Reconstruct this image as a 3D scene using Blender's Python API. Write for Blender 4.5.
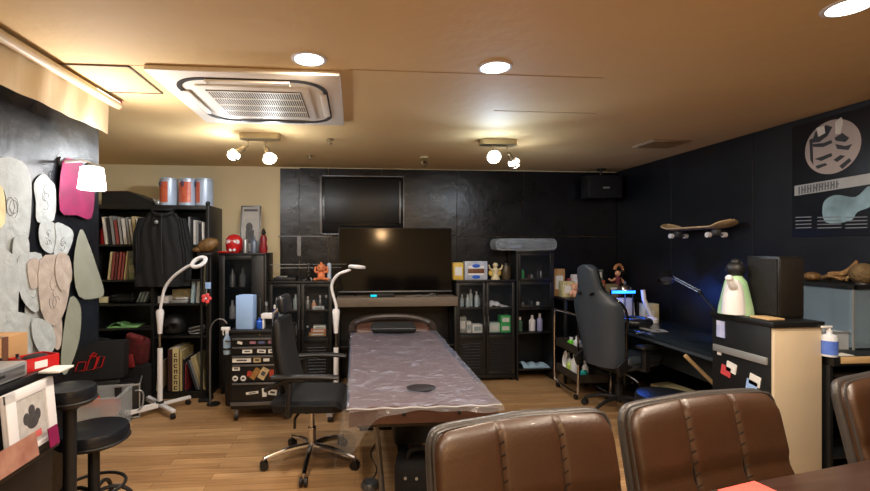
import bpy, bmesh, math, random
from mathutils import Vector, Matrix, Euler
random.seed(7)
sc = bpy.context.scene
for o in list(bpy.data.objects): bpy.data.objects.remove(o)
COL = sc.collection
PI = math.pi
R = math.radians
CAMZ = 1.45; CEIL = 2.34; YAW = R(5.0); F = 455.0; PX0, PY0 = 395.0, 247.0

# ---------------------------------------------------------------- camera
cd = bpy.data.cameras.new('camera'); cam = bpy.data.objects.new('camera', cd); COL.objects.link(cam)
cam.location = (0, 0, CAMZ); cam.rotation_euler = (PI/2, 0, -YAW)
cd.sensor_width = 36; cd.lens = 36*F/870
cd.shift_x = (435-PX0)/870; cd.shift_y = (PY0-245.5)/870; cd.clip_start = .05
sc.camera = cam
# ---------------------------------------------------------------- world + exposure
w = bpy.data.worlds.new('world'); sc.world = w; w.use_nodes = True
w.node_tree.nodes['Background'].inputs[0].default_value = (.5, .55, .65, 1)
w.node_tree.nodes['Background'].inputs[1].default_value = .05
sc.view_settings.view_transform = 'Standard'; sc.view_settings.look = 'None'
sc.view_settings.gamma = 1; sc.view_settings.use_curve_mapping = False
sc.view_settings.exposure = 0.45
WARM = (1, .84, .66); NEUT = (1, .90, .74); COOL = (.60, .78, 1); WHITE = (.90, .95, 1)
def lamp(name, loc, power, col, kind='POINT', size=.05, aim=None, angle=None, blend=.6):
    l = bpy.data.lights.new(name, kind); l.energy = power; l.color = col
    if kind == 'AREA': l.shape = 'DISK'; l.size = size
    else: l.shadow_soft_size = size
    if kind == 'SPOT': l.spot_size = R(angle or 100); l.spot_blend = blend
    o = bpy.data.objects.new(name, l); COL.objects.link(o); o.location = loc
    if aim is not None:
        o.rotation_euler = (Vector(aim)-Vector(loc)).to_track_quat('-Z', 'Y').to_euler()
    return o
P_DOWN = 17; P_SPOT1 = 58; P_SPOT2 = 85; P_WALL = 7; P_BACK = 30

# ---------------------------------------------------------------- pixel -> world (frame 870 x 491)
def W(px, py, Y=None, X=None, Z=None):
    u = (px-PX0)/F; v = -(py-PY0)/F
    d = Vector((math.sin(YAW)+u*math.cos(YAW), math.cos(YAW)-u*math.sin(YAW), v))
    if Y is not None: t = Y/d.y
    elif X is not None: t = X/d.x
    else: t = (Z-CAMZ)/d.z
    return Vector((d.x*t, d.y*t, CAMZ+d.z*t))

# ---------------------------------------------------------------- materials
def S(r, g, b):
    f = lambda c: ((c/255)/12.92 if c/255 <= .04045 else ((c/255+.055)/1.055)**2.4)
    return (f(r), f(g), f(b), 1)
MATS = {}
def mat(name, col, rough=.5, metal=0, var=.12, nscale=9, bump=0, bscale=70, emis=0, ecol=None, alpha=1, coat=0, spec=.5, stretch=(1,1,1), col2=None, rvar=0):
    if name in MATS: return MATS[name]
    m = bpy.data.materials.new(name); m.use_nodes = True; nt = m.node_tree; N = nt.nodes; L = nt.links
    p = N['Principled BSDF']
    tc = N.new('ShaderNodeTexCoord'); mp = N.new('ShaderNodeMapping'); L.new(tc.outputs['Object'], mp.inputs[0]); mp.inputs['Scale'].default_value = stretch
    n = N.new('ShaderNodeTexNoise'); n.inputs['Scale'].default_value = nscale; n.inputs['Detail'].default_value = 4; L.new(mp.outputs[0], n.inputs[0])
    mx = N.new('ShaderNodeMix'); mx.data_type = 'RGBA'
    c2 = col2 or tuple(min(1, c*(1+var*2)) for c in col[:3])+(1,)
    c1 = col if col2 else tuple(c*(1-var*2) for c in col[:3])+(1,)
    mx.inputs[6].default_value = c1; mx.inputs[7].default_value = c2
    L.new(n.outputs[0], mx.inputs[0]); L.new(mx.outputs[2], p.inputs['Base Color'])
    p.inputs['Roughness'].default_value = rough; p.inputs['Metallic'].default_value = metal
    p.inputs['Coat Weight'].default_value = coat; p.inputs['Specular IOR Level'].default_value = spec
    if rvar:
        mr = N.new('ShaderNodeMapRange'); mr.inputs[3].default_value = max(.02, rough-rvar); mr.inputs[4].default_value = min(1, rough+rvar)
        L.new(n.outputs[0], mr.inputs[0]); L.new(mr.outputs[0], p.inputs['Roughness'])
    if alpha < 1: p.inputs['Alpha'].default_value = alpha
    if emis:
        p.inputs['Emission Color'].default_value = ecol or col; p.inputs['Emission Strength'].default_value = emis
    if bump:
        nb = N.new('ShaderNodeTexNoise'); nb.inputs['Scale'].default_value = bscale; nb.inputs['Detail'].default_value = 3; L.new(mp.outputs[0], nb.inputs[0])
        b = N.new('ShaderNodeBump'); b.inputs['Strength'].default_value = bump; b.inputs['Distance'].default_value = .02
        L.new(nb.outputs[0], b.inputs['Height']); L.new(b.outputs[0], p.inputs['Normal'])
    MATS[name] = m; return m
# ceiling, floor and walls
M_ceil = mat('ceiling_paint', S(216, 186, 134), .75, var=.04, nscale=1.5, bump=.15, bscale=14)
M_beige = mat('beige_wallpaper', S(228, 212, 172), .8, var=.03, nscale=3, bump=.1, bscale=120)
M_black = mat('black_wall_paint', S(12, 15, 22), .30, var=.3, nscale=5, bump=.2, bscale=12, rvar=.1)
M_blackr = mat('black_wall_paint_right', S(14, 17, 24), .42, var=.35, nscale=3, bump=.14, bscale=7, rvar=.1)
M_bk = mat('black_metal', S(18, 19, 21), .42, var=.2, nscale=12)
M_bkg = mat('glossy_black', S(12, 12, 14), .12, var=.1, coat=.3)
M_bkp = mat('black_plastic', S(20, 20, 22), .5, var=.15)
M_bkf = mat('black_fabric', S(14, 15, 18), .85, var=.3, nscale=40, bump=.3, bscale=200)
M_dkgrey = mat('dark_grey_leather', S(54, 62, 72), .42, var=.1, bump=.1, bscale=150)
M_lea = mat('black_vinyl', S(25, 28, 34), .28, var=.1, bump=.1, bscale=90)
M_chrome = mat('chrome', S(200, 200, 205), .15, 1, var=.03)
M_grey = mat('grey_metal', S(120, 122, 126), .35, .7, var=.06)
M_silver = mat('silver_plastic', S(165, 168, 170), .35, .5, var=.05)
M_white = mat('white_plastic', S(226, 226, 230), .4, var=.03)
M_wpaper = mat('white_paper', S(222, 222, 218), .8, var=.06, nscale=20)
M_wood = mat('pale_wood', S(196, 165, 120), .5, var=.15, nscale=10, stretch=(1, 12, 12))
M_shelfwood = mat('grey_wood_board', S(116, 104, 92), .5, var=.15, nscale=10, stretch=(1, 10, 10))
M_card = mat('cardboard', S(176, 137, 92), .8, var=.06)
M_red = mat('red_gloss', S(190, 30, 32), .35, var=.1)
M_reddark = mat('dark_red_cloth', S(84, 22, 26), .8, var=.4, nscale=20)
M_pink = mat('pink_sheet', S(125, 18, 72), .5, var=.2, nscale=14)
M_orange = mat('orange_vinyl', S(238, 145, 98), .5, var=.08)
M_green = mat('green_plastic', S(60, 175, 95), .5, var=.1)
M_lgreen = mat('pale_green', S(120, 190, 140), .6, nscale=9, col2=S(205, 222, 185))
M_teal = mat('teal_plastic', S(30, 165, 165), .4, var=.1)
M_blue = mat('blue_plastic', S(35, 90, 200), .4, var=.1)
M_lblue = mat('pale_blue_paper', S(150, 185, 235), .7, var=.04)
M_yellow = mat('yellow_print', S(215, 180, 80), .5, var=.2, nscale=25)
M_gold = mat('bronze_brown', S(110, 82, 48), .4, .2, var=.5, nscale=30, bump=.5, bscale=60)
M_skin = mat('peach_vinyl', S(225, 170, 135), .5, var=.05)
M_cream = mat('cream_paper', S(205, 195, 155), .7, var=.2, nscale=15)
M_glass = mat('clear_glass', S(60, 68, 76), .05, var=0, alpha=.10)
M_glassd = mat('smoked_glass', S(20, 24, 28), .05, var=0, alpha=.35)
M_clear = mat('clear_plastic', S(205, 212, 216), .25, var=.05, alpha=.38)
M_film = mat('plastic_film', S(165, 170, 190), .22, var=.25, nscale=6, bump=1.0, bscale=11, alpha=.34, stretch=(1, 1.6, 1), rvar=.08)
def film_mat():
    m = bpy.data.materials.new('wrinkled_film'); m.use_nodes = True; nt = m.node_tree; N = nt.nodes; L = nt.links; p = N['Principled BSDF']
    p.inputs['Base Color'].default_value = S(165, 172, 196); p.inputs['Roughness'].default_value = .2; p.inputs['Specular IOR Level'].default_value = .8
    tc = N.new('ShaderNodeTexCoord'); mp = N.new('ShaderNodeMapping'); mp.inputs['Rotation'].default_value = (0, 0, .5); mp.inputs['Scale'].default_value = (1, 2.6, 1); L.new(tc.outputs['Object'], mp.inputs[0])
    n = N.new('ShaderNodeTexNoise'); n.inputs['Scale'].default_value = 7; n.inputs['Detail'].default_value = 6; n.inputs['Distortion'].default_value = 1.6; L.new(mp.outputs[0], n.inputs[0])
    r = N.new('ShaderNodeValToRGB'); e = r.color_ramp.elements; e[0].position = .52; e[0].color = (.19, .19, .19, 1); e[1].position = .74; e[1].color = (.50, .50, .50, 1)
    L.new(n.outputs[0], r.inputs[0]); L.new(r.outputs[0], p.inputs['Alpha'])
    b = N.new('ShaderNodeBump'); b.inputs['Strength'].default_value = 1; b.inputs['Distance'].default_value = .035; L.new(n.outputs[0], b.inputs['Height']); L.new(b.outputs[0], p.inputs['Normal'])
    MATS['plastic_film'] = m; return m
M_film = film_mat()
M_filmt = mat('plastic_film_thin', S(200, 200, 200), .15, var=.2, bump=.5, bscale=15, alpha=.09)
M_bed = mat('brown_vinyl', S(78, 52, 42), .38, var=.12, bump=.12, bscale=60)
M_arm = mat('armchair_leather', S(62, 37, 18), .42, var=.1, nscale=20, bump=.06, bscale=110, coat=.05, spec=.8)
M_armrim = mat('armchair_rim_sheen', S(62, 58, 56), .35, var=.08, nscale=20, bump=.1, bscale=110)  # grey of the rim is its sheen, put into the base colour
M_table = mat('dark_brown_table', S(58, 40, 34), .3, var=.25, nscale=6, stretch=(1, 10, 1))
M_bulb = mat('lit_bulb', (1, 1, 1, 1), .3, emis=22, ecol=(1, .97, .92, 1), var=0)
M_bulbc = mat('lit_bulb_cool', (1, 1, 1, 1), .3, emis=28, ecol=(.72, .88, 1, 1), var=0)
M_dl = mat('lit_diffuser', (1, 1, 1, 1), .3, emis=7, ecol=(1, .95, .86, 1), var=0)
M_led = mat('blue_led', (0, .1, 1, 1), .3, emis=6, ecol=(.01, .10, 1, 1), var=0)
M_tealled = mat('teal_led', (0, .4, .5, 1), .3, emis=.6, ecol=(.0, .6, .8, 1), var=0)

def floor_mat():
    m = bpy.data.materials.new('wood_floor'); m.use_nodes = True; nt = m.node_tree; N = nt.nodes; L = nt.links
    p = N['Principled BSDF']; tc = N.new('ShaderNodeTexCoord')
    br = N.new('ShaderNodeTexBrick'); br.inputs['Scale'].default_value = 1; br.inputs['Brick Width'].default_value = .9; br.inputs['Row Height'].default_value = .075
    br.inputs['Mortar Size'].default_value = .0016; br.inputs['Color1'].default_value = S(186, 150, 108); br.inputs['Color2'].default_value = S(160, 124, 86)
    br.inputs['Mortar'].default_value = S(105, 75, 45); br.offset = .37; br.inputs['Bias'].default_value = .1
    L.new(tc.outputs['Object'], br.inputs[0])
    mp = N.new('ShaderNodeMapping'); mp.inputs['Scale'].default_value = (1.2, 22, 1); L.new(tc.outputs['Object'], mp.inputs[0])
    n = N.new('ShaderNodeTexNoise'); n.inputs['Scale'].default_value = 2.2; n.inputs['Detail'].default_value = 6; L.new(mp.outputs[0], n.inputs[0])
    cr = N.new('ShaderNodeValToRGB'); cr.color_ramp.elements[0].position = .3; cr.color_ramp.elements[0].color = (.62, .6, .56, 1)
    cr.color_ramp.elements[1].position = .7; cr.color_ramp.elements[1].color = (1.15, 1.12, 1.08, 1); L.new(n.outputs[0], cr.inputs[0])
    mx = N.new('ShaderNodeMix'); mx.data_type = 'RGBA'; mx.blend_type = 'MULTIPLY'; mx.inputs[0].default_value = .8
    L.new(br.outputs[0], mx.inputs[6]); L.new(cr.outputs[0], mx.inputs[7]); L.new(mx.outputs[2], p.inputs['Base Color'])
    p.inputs['Roughness'].default_value = .38
    return m
M_floor = floor_mat()

# ---------------------------------------------------------------- mesh builder
class MB:
    def __init__(s): s.bm = bmesh.new()
    def _add(s, verts, M):
        for v in verts: v.co = M @ v.co
    def box(s, a, b, bev=0, seg=2, M=None):
        a = Vector(a); b = Vector(b); c = (a+b)/2; d = b-a
        r = bmesh.ops.create_cube(s.bm, size=1)['verts']
        for v in r: v.co = Vector((v.co.x*abs(d.x), v.co.y*abs(d.y), v.co.z*abs(d.z)))+c
        if M is not None:
            for v in r: v.co = M @ v.co
        if bev:
            es = list({e for v in r for e in v.link_edges})
            bmesh.ops.bevel(s.bm, geom=es, offset=bev, segments=seg, affect='EDGES', profile=.5)
        return s
    def obox(s, c, d, rot=(0, 0, 0), bev=0, seg=2):
        M = Matrix.Translation(c) @ Euler([R(x) for x in rot]).to_matrix().to_4x4()
        d = Vector(d)/2
        return s.box(-d, d, bev, seg, M)
    def cyl(s, p0, p1, r0, r1=None, n=16, caps=True):
        p0 = Vector(p0); p1 = Vector(p1); r1 = r0 if r1 is None else r1
        q = (p1-p0).to_track_quat('Z', 'Y').to_matrix().to_4x4()
        M = Matrix.Translation((p0+p1)/2) @ q
        bmesh.ops.create_cone(s.bm, cap_ends=caps, segments=n, radius1=r0, radius2=r1, depth=(p1-p0).length, matrix=M)
        return s
    def sph(s, c, r, sc=(1, 1, 1), rot=(0, 0, 0), u=16, v=10):
        M = Matrix.Translation(c) @ Euler([R(x) for x in rot]).to_matrix().to_4x4() @ Matrix.Diagonal((*sc, 1))
        bmesh.ops.create_uvsphere(s.bm, u_segments=u, v_segments=v, radius=r, matrix=M); return s
    def tube(s, pts, r, n=10, closed=False, smooth=0):
        pts = [Vector(p) for p in pts]
        if smooth:
            out = []
            P = pts
            for i in range(len(P)-1 if not closed else len(P)):
                if closed: a, b, c, d = P[i-1], P[i], P[(i+1) % len(P)], P[(i+2) % len(P)]
                else: a, b, c, d = P[max(i-1, 0)], P[i], P[i+1], P[min(i+2, len(P)-1)]
                for k in range(smooth):
                    t = k/smooth
                    out.append(.5*((2*b)+(c-a)*t+(2*a-5*b+4*c-d)*t*t+(3*b-a-3*c+d)*t**3))
            if not closed: out.append(P[-1])
            pts = out
        m = len(pts); rs = r if isinstance(r, (list, tuple)) else None
        rings = []; up = None
        for i, p in enumerate(pts):
            if closed: t = pts[(i+1) % m]-pts[i-1]
            else: t = pts[min(i+1, m-1)]-pts[max(i-1, 0)]
            t.normalize()
            if up is None:
                up = Vector((0, 0, 1)) if abs(t.z) < .9 else Vector((1, 0, 0))
            x = t.cross(up).normalized(); y = x.cross(t).normalized(); up = y
            rr = r if rs is None else rs[0]+(rs[1]-rs[0])*i/(m-1)
            rings.append([s.bm.verts.new(p+(x*math.cos(2*PI*k/n)+y*math.sin(2*PI*k/n))*rr) for k in range(n)])
        for i in range(m if closed else m-1):
            A = rings[i]; B = rings[(i+1) % m]
            for k in range(n): s.bm.faces.new((A[k], A[(k+1) % n], B[(k+1) % n], B[k]))
        if not closed:
            s.bm.faces.new(list(reversed(rings[0]))); s.bm.faces.new(rings[-1])
        return s
    def lathe(s, prof, c=(0, 0, 0), n=24, M=None):
        c = Vector(c); rings = []
        M = M or Matrix.Identity(4)
        for (r, z) in prof:
            if r < 1e-5: rings.append([s.bm.verts.new(M @ (c+Vector((0, 0, z))))])
            else: rings.append([s.bm.verts.new(M @ (c+Vector((r*math.cos(2*PI*k/n), r*math.sin(2*PI*k/n), z)))) for k in range(n)])
        for A, B in zip(rings, rings[1:]):
            for k in range(n):
                if len(A) == 1 and len(B) == 1: continue
                if len(A) == 1: s.bm.faces.new((A[0], B[k], B[(k+1) % n]))
                elif len(B) == 1: s.bm.faces.new((A[k], A[(k+1) % n], B[0]))
                else: s.bm.faces.new((A[k], A[(k+1) % n], B[(k+1) % n], B[k]))
        return s
    def poly(s, pts, off):          # flat outline extruded by the vector off
        off = Vector(off); A = [s.bm.verts.new(Vector(p)) for p in pts]; B = [s.bm.verts.new(Vector(p)+off) for p in pts]
        n = len(A); s.bm.faces.new(A); s.bm.faces.new(list(reversed(B)))
        for i in range(n): s.bm.faces.new((A[i], B[i], B[(i+1) % n], A[(i+1) % n]))
        return s
    def grid(s, nu, nv, fn, thick=None):
        V = [[s.bm.verts.new(fn(i/nu, j/nv)) for j in range(nv+1)] for i in range(nu+1)]
        fs = [s.bm.faces.new((V[i][j], V[i+1][j], V[i+1][j+1], V[i][j+1])) for i in range(nu) for j in range(nv)]
        if thick:
            bmesh.ops.recalc_face_normals(s.bm, faces=fs)
            bmesh.ops.solidify(s.bm, geom=fs, thickness=thick)
        return s
    def build(s, name, m, parent=None, loc=None, rz=0, smooth=True, ang=35, tag=None, kind=None):
        bmesh.ops.recalc_face_normals(s.bm, faces=s.bm.faces)
        me = bpy.data.meshes.new(name); s.bm.to_mesh(me); s.bm.free()
        ms = m if isinstance(m, (list, tuple)) else [m]
        for x in ms: me.materials.append(x)
        o = bpy.data.objects.new(name, me); COL.objects.link(o)
        if parent is not None: o.parent = parent
        if loc is not None: o.location = loc
        o.rotation_euler = (0, 0, rz)
        if smooth:
            for f in me.polygons: f.use_smooth = True
            try: me.set_sharp_from_angle(angle=R(ang))
            except Exception: pass
        if tag: settag(o, *tag)
        if kind: o['kind'] = kind
        return o
def settag(o, label, cat, group=None):
    o['label'] = label; o['category'] = cat
    if group: o['group'] = group
def T(name, label, cat, loc=(0, 0, 0), rz=0, group=None, parent=None):
    o = bpy.data.objects.new(name, None); COL.objects.link(o); o.empty_display_size = .05
    o.location = loc; o.rotation_euler = (0, 0, rz); settag(o, label, cat, group); return o
def dup(root, loc, rz=None, label=None, group=None, scale=None):
    def cp(o, par):
        c = o.copy(); COL.objects.link(c)
        if par is not None: c.parent = par
        for ch in list(o.children): cp(ch, c)
        return c
    r = cp(root, None); r.location = loc
    if rz is not None: r.rotation_euler = (0, 0, rz)
    if label: r['label'] = label
    if group: r['group'] = group
    if scale: r.scale = scale
    return r
def struct(name, mb, m, **k): return mb.build(name, m, kind='structure', smooth=False, **k)
def single(name, mb, m, loc, label, cat, group=None, rz=0, **k):
    return mb.build(name, m, loc=loc, rz=rz, tag=(label, cat, group), **k)
# ================================================================ THE ROOM
XL, XR, YB, YF = -2.75, 3.09, 5.15, -2.2
struct('floor', MB().box((XL-.1, YF-.1, -.1), (XR+.1, YB+.1, 0)), M_floor)
struct('ceiling', MB().box((XL-.1, YF-.1, CEIL), (XR+.1, YB+.1, CEIL+.1)), M_ceil)
struct('wall_back', MB().box((XL-.1, YB, 0), (XR+.1, YB+.1, CEIL)), M_beige)
struct('wall_right', MB().box((XR, YF-.1, 0), (XR+.1, YB, CEIL)), M_blackr)
struct('wall_front', MB().box((XL-.1, YF-.1, 0), (XR, YF, CEIL)), M_beige)
struct('wall_side', MB().box((XL-.1, YF, 0), (XL, YB, CEIL)), M_beige)
struct('wall_left', MB().box((-1.72, YF, 0), (-1.60, 2.72, CEIL)).box((-1.72, 2.72, .86), (-1.60, 3.0, CEIL)), M_black)
# black boards over the beige back wall, separate sheets with open joints
mb = MB(); xs = [-.83, -.62, -.30, .30, 1.16, 1.95, XR-.002]
for i in range(len(xs)-1):
    mb.box((xs[i]+.002, YB-.022, 0), (xs[i+1]-.002, YB-.001, 1.57), .001, 1)
    mb.box((xs[i]+.002, YB-.022, 1.574), (xs[i+1]-.002, YB-.001, CEIL-(.012 if i else .02)), .001, 1)
struct('trim_1', mb, M_black)
mb = MB()
for y0, y1 in ((4.2, 5.12), (3.28, 4.196), (2.36, 3.276), (1.44, 2.356), (.5, 1.436)):
    mb.box((XR-.012, y0, 0), (XR-.001, y1, CEIL-.012), .001, 1)
struct('trim_2', mb, M_blackr)
struct('trim_3', MB().box((XL, YB-.012, 0), (-.84, YB-.001, .07)), M_bk)
# thin pale strips on the black boards
struct('trim_4', MB().box((-.64, YB-.03, 1.35), (-.60, YB-.022, 1.565)), M_grey)
struct('trim_5', MB().box((-.845, YB-.03, 1.566), (-.26, YB-.022, 1.574)), M_grey)
# ceiling plasterboard joints, a thin darker strip each
M_joint = mat('joint_filler', S(178, 148, 98), .8)
mb = MB(); mb.box((-.03, 2.29, CEIL-.0015), (1.3, 2.2935, CEIL)); mb.box((-1.58, 2.33, CEIL-.0015), (-1.02, 2.335, CEIL)); mb.box((.9, 2.9, CEIL-.0015), (1.6, 2.903, CEIL))
struct('trim_6', mb, M_joint)

# ---------------------------------------------------------------- ceiling fittings
def downlight(loc, label, warm=WARM, power=P_DOWN, grp='round recessed ceiling downlights'):
    t = T('recessed_downlight', label, 'ceiling light', (loc[0], loc[1], CEIL), 0, grp)
    MB().lathe([(.066, 0), (.084, 0), (.084, -.003), (.074, -.006), (.066, -.004), (.066, 0)], n=32).build('trim_ring', M_white, t)
    MB().lathe([(0, -.0015), (.068, -.0015), (.068, -.005), (0, -.005)], n=32).build('diffuser', M_dl, t)
    l = lamp('downlight_lamp', (0, 0, -.014), power, warm, 'AREA', .13); l.parent = t
    return t
for (px, py, lb) in ((309, 59, 'round lit recessed downlight beside the ceiling air conditioner'),
                     (495, 67, 'round lit recessed downlight in the middle of the ceiling'),
                     (850, 6, 'round lit recessed downlight at the upper right above the wall poster')):
    downlight(W(px, py, Z=CEIL), lb)
# further downlights added unseen behind the camera to light the armchairs
for p, lb in (((.40, .62), 'added unseen downlight above the leftmost brown leather chair'), ((1.65, .75), 'added unseen downlight above the middle brown leather chair'), ((-.7, .25), 'added unseen downlight above the near end of the black sideboard')): downlight(p, lb, power=P_DOWN)

def air_con():
    x0, x1, y0, y1 = -1.03, -.075, 2.31, 3.26
    t = T('ceiling_air_conditioner', 'square white cassette air conditioner set in the ceiling', 'air conditioner', ((x0+x1)/2, (y0+y1)/2, CEIL))
    h = .475
    MB().box((-h, -h, -.028), (h, h, 0), .008).build('panel', M_white if 0 else mat('ac_plastic', S(238, 232, 220), .45, var=.03), t)
    ac = MATS['ac_plastic']
    slot = MB()
    def rr(a, r, k=8):
        pts = []
        for cx, cy, s0 in ((a-r, a-r, 0), (-a+r, a-r, 90), (-a+r, -a+r, 180), (a-r, -a+r, 270)):
            for i in range(k+1):
                q = R(s0+90*i/k); pts.append((cx+r*math.cos(q), cy+r*math.sin(q)))
        return pts
    A = rr(.40, .17); B = rr(.375, .15); z0, z1 = -.0285, -.034
    n = len(A); vs = [[slot.bm.verts.new((p[0], p[1], z)) for p in P] for P, z in ((A, z0), (A, z1), (B, z1), (B, z0))]
    for q in range(3):
        for i in range(n): slot.bm.faces.new((vs[q][i], vs[q][(i+1) % n], vs[q+1][(i+1) % n], vs[q+1][i]))
    slot.build('air_slot', mat('slot_shade_dark', S(44, 40, 36), .6), t)  # raised band, the open slot's shade is put into its dark colour
    for k in range(4):
        M = Matrix.Rotation(PI/2*k, 4, 'Z')
        MB().box((-.21, .352, -.042), (.21, .392, -.034), .005, M=M).build('louver', M_grey if k == 0 else ac, t)
    MB().box((-.30, -.30, -.040), (.30, .30, -.0285), .006).build('inner_panel', ac, t)
    g = MB().box((-.255, -.25, -.0425), (.255, .25, -.0405)).build('intake_grille', mat('grille_dark', S(84, 76, 66), .7), t)
    s = MB()
    for i in range(5): s.box((-.25, -.245+i*.117, -.047), (.25, -.233+i*.117, -.043))
    for i in range(40): s.box((-.25+i*.0127, -.245, -.0455), (-.2455+i*.0127, .245, -.043))
    s.build('grille_bars', ac, g)
air_con()

t = T('ceiling_access_hatch', 'flush square access hatch left of the air conditioner', 'hatch', W(108, 79, Z=CEIL))
MB().box((-.19, -.19, -.006), (.19, .19, 0), .002).build('hatch_panel', M_ceil, t)
mb = MB()
for a, b in (((-.2, -.2), (.2, -.192)), ((-.2, .192), (.2, .2)), ((-.2, -.2), (-.192, .2)), ((.192, -.2), (.2, .2))): mb.box((a[0], a[1], -.008), (b[0], b[1], 0))
mb.build('hatch_frame', mat('hatch_edge', S(110, 96, 78), .6), t)

c = W(661, 143.5, Z=CEIL)
t = T('ceiling_vent', 'small square ventilation grille in the ceiling near the right wall', 'vent', c)
MB().box((-.17, -.14, -.012), (.17, .14, 0), .003).build('vent_frame', mat('vent_paint', S(170, 152, 128), .5), t)
mb = MB()
for i in range(9): mb.obox((0, -.105+i*.026, -.016), (.29, .018, .003), (25, 0, 0))
mb.build('slats', MATS['vent_paint'], t)

def spot_head(t, base, direction, L, bulbm, r=.054):
    base = Vector(base); d = Vector(direction).normalized()
    joint = base+Vector((0, 0, -.05))
    a = joint+d*.03; b = a+d*.06; e = b+d*.055
    h = MB().tube([base, joint, a], .007, 8).cyl(a, b, .020, .024).cyl(b, e, .024, r, n=24, caps=False).build('spot_head', mat('brushed_brass_steel', S(178, 166, 140), .3, .9), t)
    MB().sph(b+d*.045, r*.88, (1, 1, .9)).build('bulb', bulbm, h)
    return e+d*.02
def spot_fix(px, py, label, heads, power, col, rot=0):
    c = W(px, py, Z=CEIL)
    t = T('ceiling_spotlight', label, 'spotlight', c, rot)
    m2 = mat('brushed_brass_steel', S(178, 166, 140), .3, .9)
    mb = MB(); pts = []
    for cx, s0 in ((.11, -90), (-.11, 90)):
        for i in range(11):
            q = R(s0+18*i); pts.append((cx+.05*math.cos(q), .05*math.sin(q), 0))
    mb.poly(pts, (0, 0, -.045)).build('ceiling_plate', m2, t)
    for (bx, d, bm_, pw) in heads:
        e = spot_head(t, (bx, 0, -.045), d, 0, bm_)
        aim = e+Vector(d)
        l = lamp('spot_lamp', e, pw, col, 'SPOT', .04, aim, 150, .9); l.parent = t
        l2 = lamp('spot_glow', e, pw*(.26 if px < 400 else .10), col, 'POINT', .04); l2.parent = t
spot_fix(260, 134, 'brass two-head spotlight on the ceiling near the beige wall, both bulbs lit',
         ((-.09, (-.9, .1, -.55), M_bulb, P_SPOT1), (.04, (.35, -.5, -.8), M_bulb, P_SPOT1)), 20, WHITE)
spot_fix(498, 140, 'ceiling spotlight with a glaring bluish bulb in front of the black wall',
         ((-.05, (-.15, -.85, -.5), M_bulbc, P_SPOT2), (.08, (.6, .5, -.6), M_bulb, P_SPOT1*.7)), 20, COOL)
for px, py, lb in ((310, 155, 'small brass sprinkler head on the ceiling right of the two-head spotlight'), (330, 139, 'tiny ceiling sprinkler nearer than the others, right of the spotlight plate')):
    c = W(px, py, Z=CEIL)
    single('sprinkler_head', MB().lathe([(0, 0), (.03, 0), (.03, -.01), (.012, -.015), (.012, -.035), (.022, -.038), (.022, -.042), (0, -.042)]), mat('brushed_brass_steel', S(178, 166, 140)), c, lb, 'sprinkler')
c = W(424, 157, Z=CEIL)
t = T('ceiling_camera', 'small round security camera hanging from the ceiling above the television', 'camera', c)
MB().cyl((0, 0, 0), (0, 0, -.015), .045).build('mount', M_cream, t)
b = MB().sph((0, 0, -.055), .045).build('camera_body', mat('camera_gold', S(165, 145, 110), .3, .6), t)
MB().cyl((0, -.035, -.06), (0, -.05, -.062), .018).build('lens', M_bkg, b)

# warm globe lamp added unseen behind the viewer, brightens ceiling and chairs
t = T('added_globe_lamp', 'added warm globe lamp, unseen behind the viewer', 'added lamp', (.6, -.55, CEIL))
MB().cyl((0, 0, -.02), (0, 0, 0), .05).build('canopy', M_bkp, t)
MB().cyl((0, 0, -.36), (0, 0, -.02), .004).build('cord', M_bkp, t)
MB().sph((0, 0, -.45), .10).build('globe_shade', mat('lit_globe', (1, .8, .5, 1), .4, emis=3, ecol=(1, .62, .3, 1), var=0), t)
l = lamp('added_globe_bulb', (0, 0, -.60), 24, (1, .62, .30), 'POINT', .09); l.parent = t

# ---------------------------------------------------------------- curtain + partition
t = T('roller_blind', 'beige fabric roller blind hung along the ceiling of the left wall', 'blind', (-1.45, 1.7, 2.3))
MB().cyl((0.03, -1.6, 0), (0.03, 1.17, 0), .024, n=20).build('roller_tube', mat('blind_tube', S(196, 176, 142), .5), t)
fb = mat('blind_fabric', S(200, 180, 146), .85, var=.06, nscale=3, bump=.3, bscale=6, stretch=(1, 2, .3))
MB().grid(90, 6, lambda u, v: Vector((.004+.006*math.sin(u*42)+.004*math.sin(u*97+v*2), -1.6+2.72*u, -.01-.175*v-.0*u)), .003).build('blind_fabric', fb, t)
MB().box((.01, 1.168, -.02), (.05, 1.178, .03), .003).build('bracket', M_red, t)
MB().cyl((.05, .9, .012), (.05, 1.15, .012), .006).build('pull_rod', M_white, t)

# the lit lamp on the partition
LP = W(92, 179, X=-1.44)
t = T('wall_lamp', 'glaring lit wall lamp with a frosted white shade at the left', 'wall lamp', LP)
MB().lathe([(.045, .065), (.055, .06), (.068, -.055), (.06, -.06), (0, -.06)], n=28).build('lamp_shade', mat('lit_shade', (1, 1, 1, 1), .3, emis=9, ecol=(1, .98, .97, 1), var=0), t)
MB().cyl((0, 0, .06), (0, 0, .085), .045, .03).build('cap', M_grey, t)
MB().tube([(0, 0, .08), (-.05, 0, .10), (-.15, 0, .09)], .008).build('arm', M_white, t)
MB().cyl((-.145, 0, .09), (-.158, 0, .09), .03).build('wall_plate', M_grey, t)
l = lamp('wall_lamp_bulb', (0.02, 0, -.0), P_WALL, (1, .95, .92), 'POINT', .08); l.location = LP+Vector((.10, 0, 0))

l = lamp('wall_lamp_uplight', LP+Vector((.04, 0, .12)), 16, (1, .93, .90), 'SPOT', .03, LP+Vector((.5, -.25, 1)), 150, .8)

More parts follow.
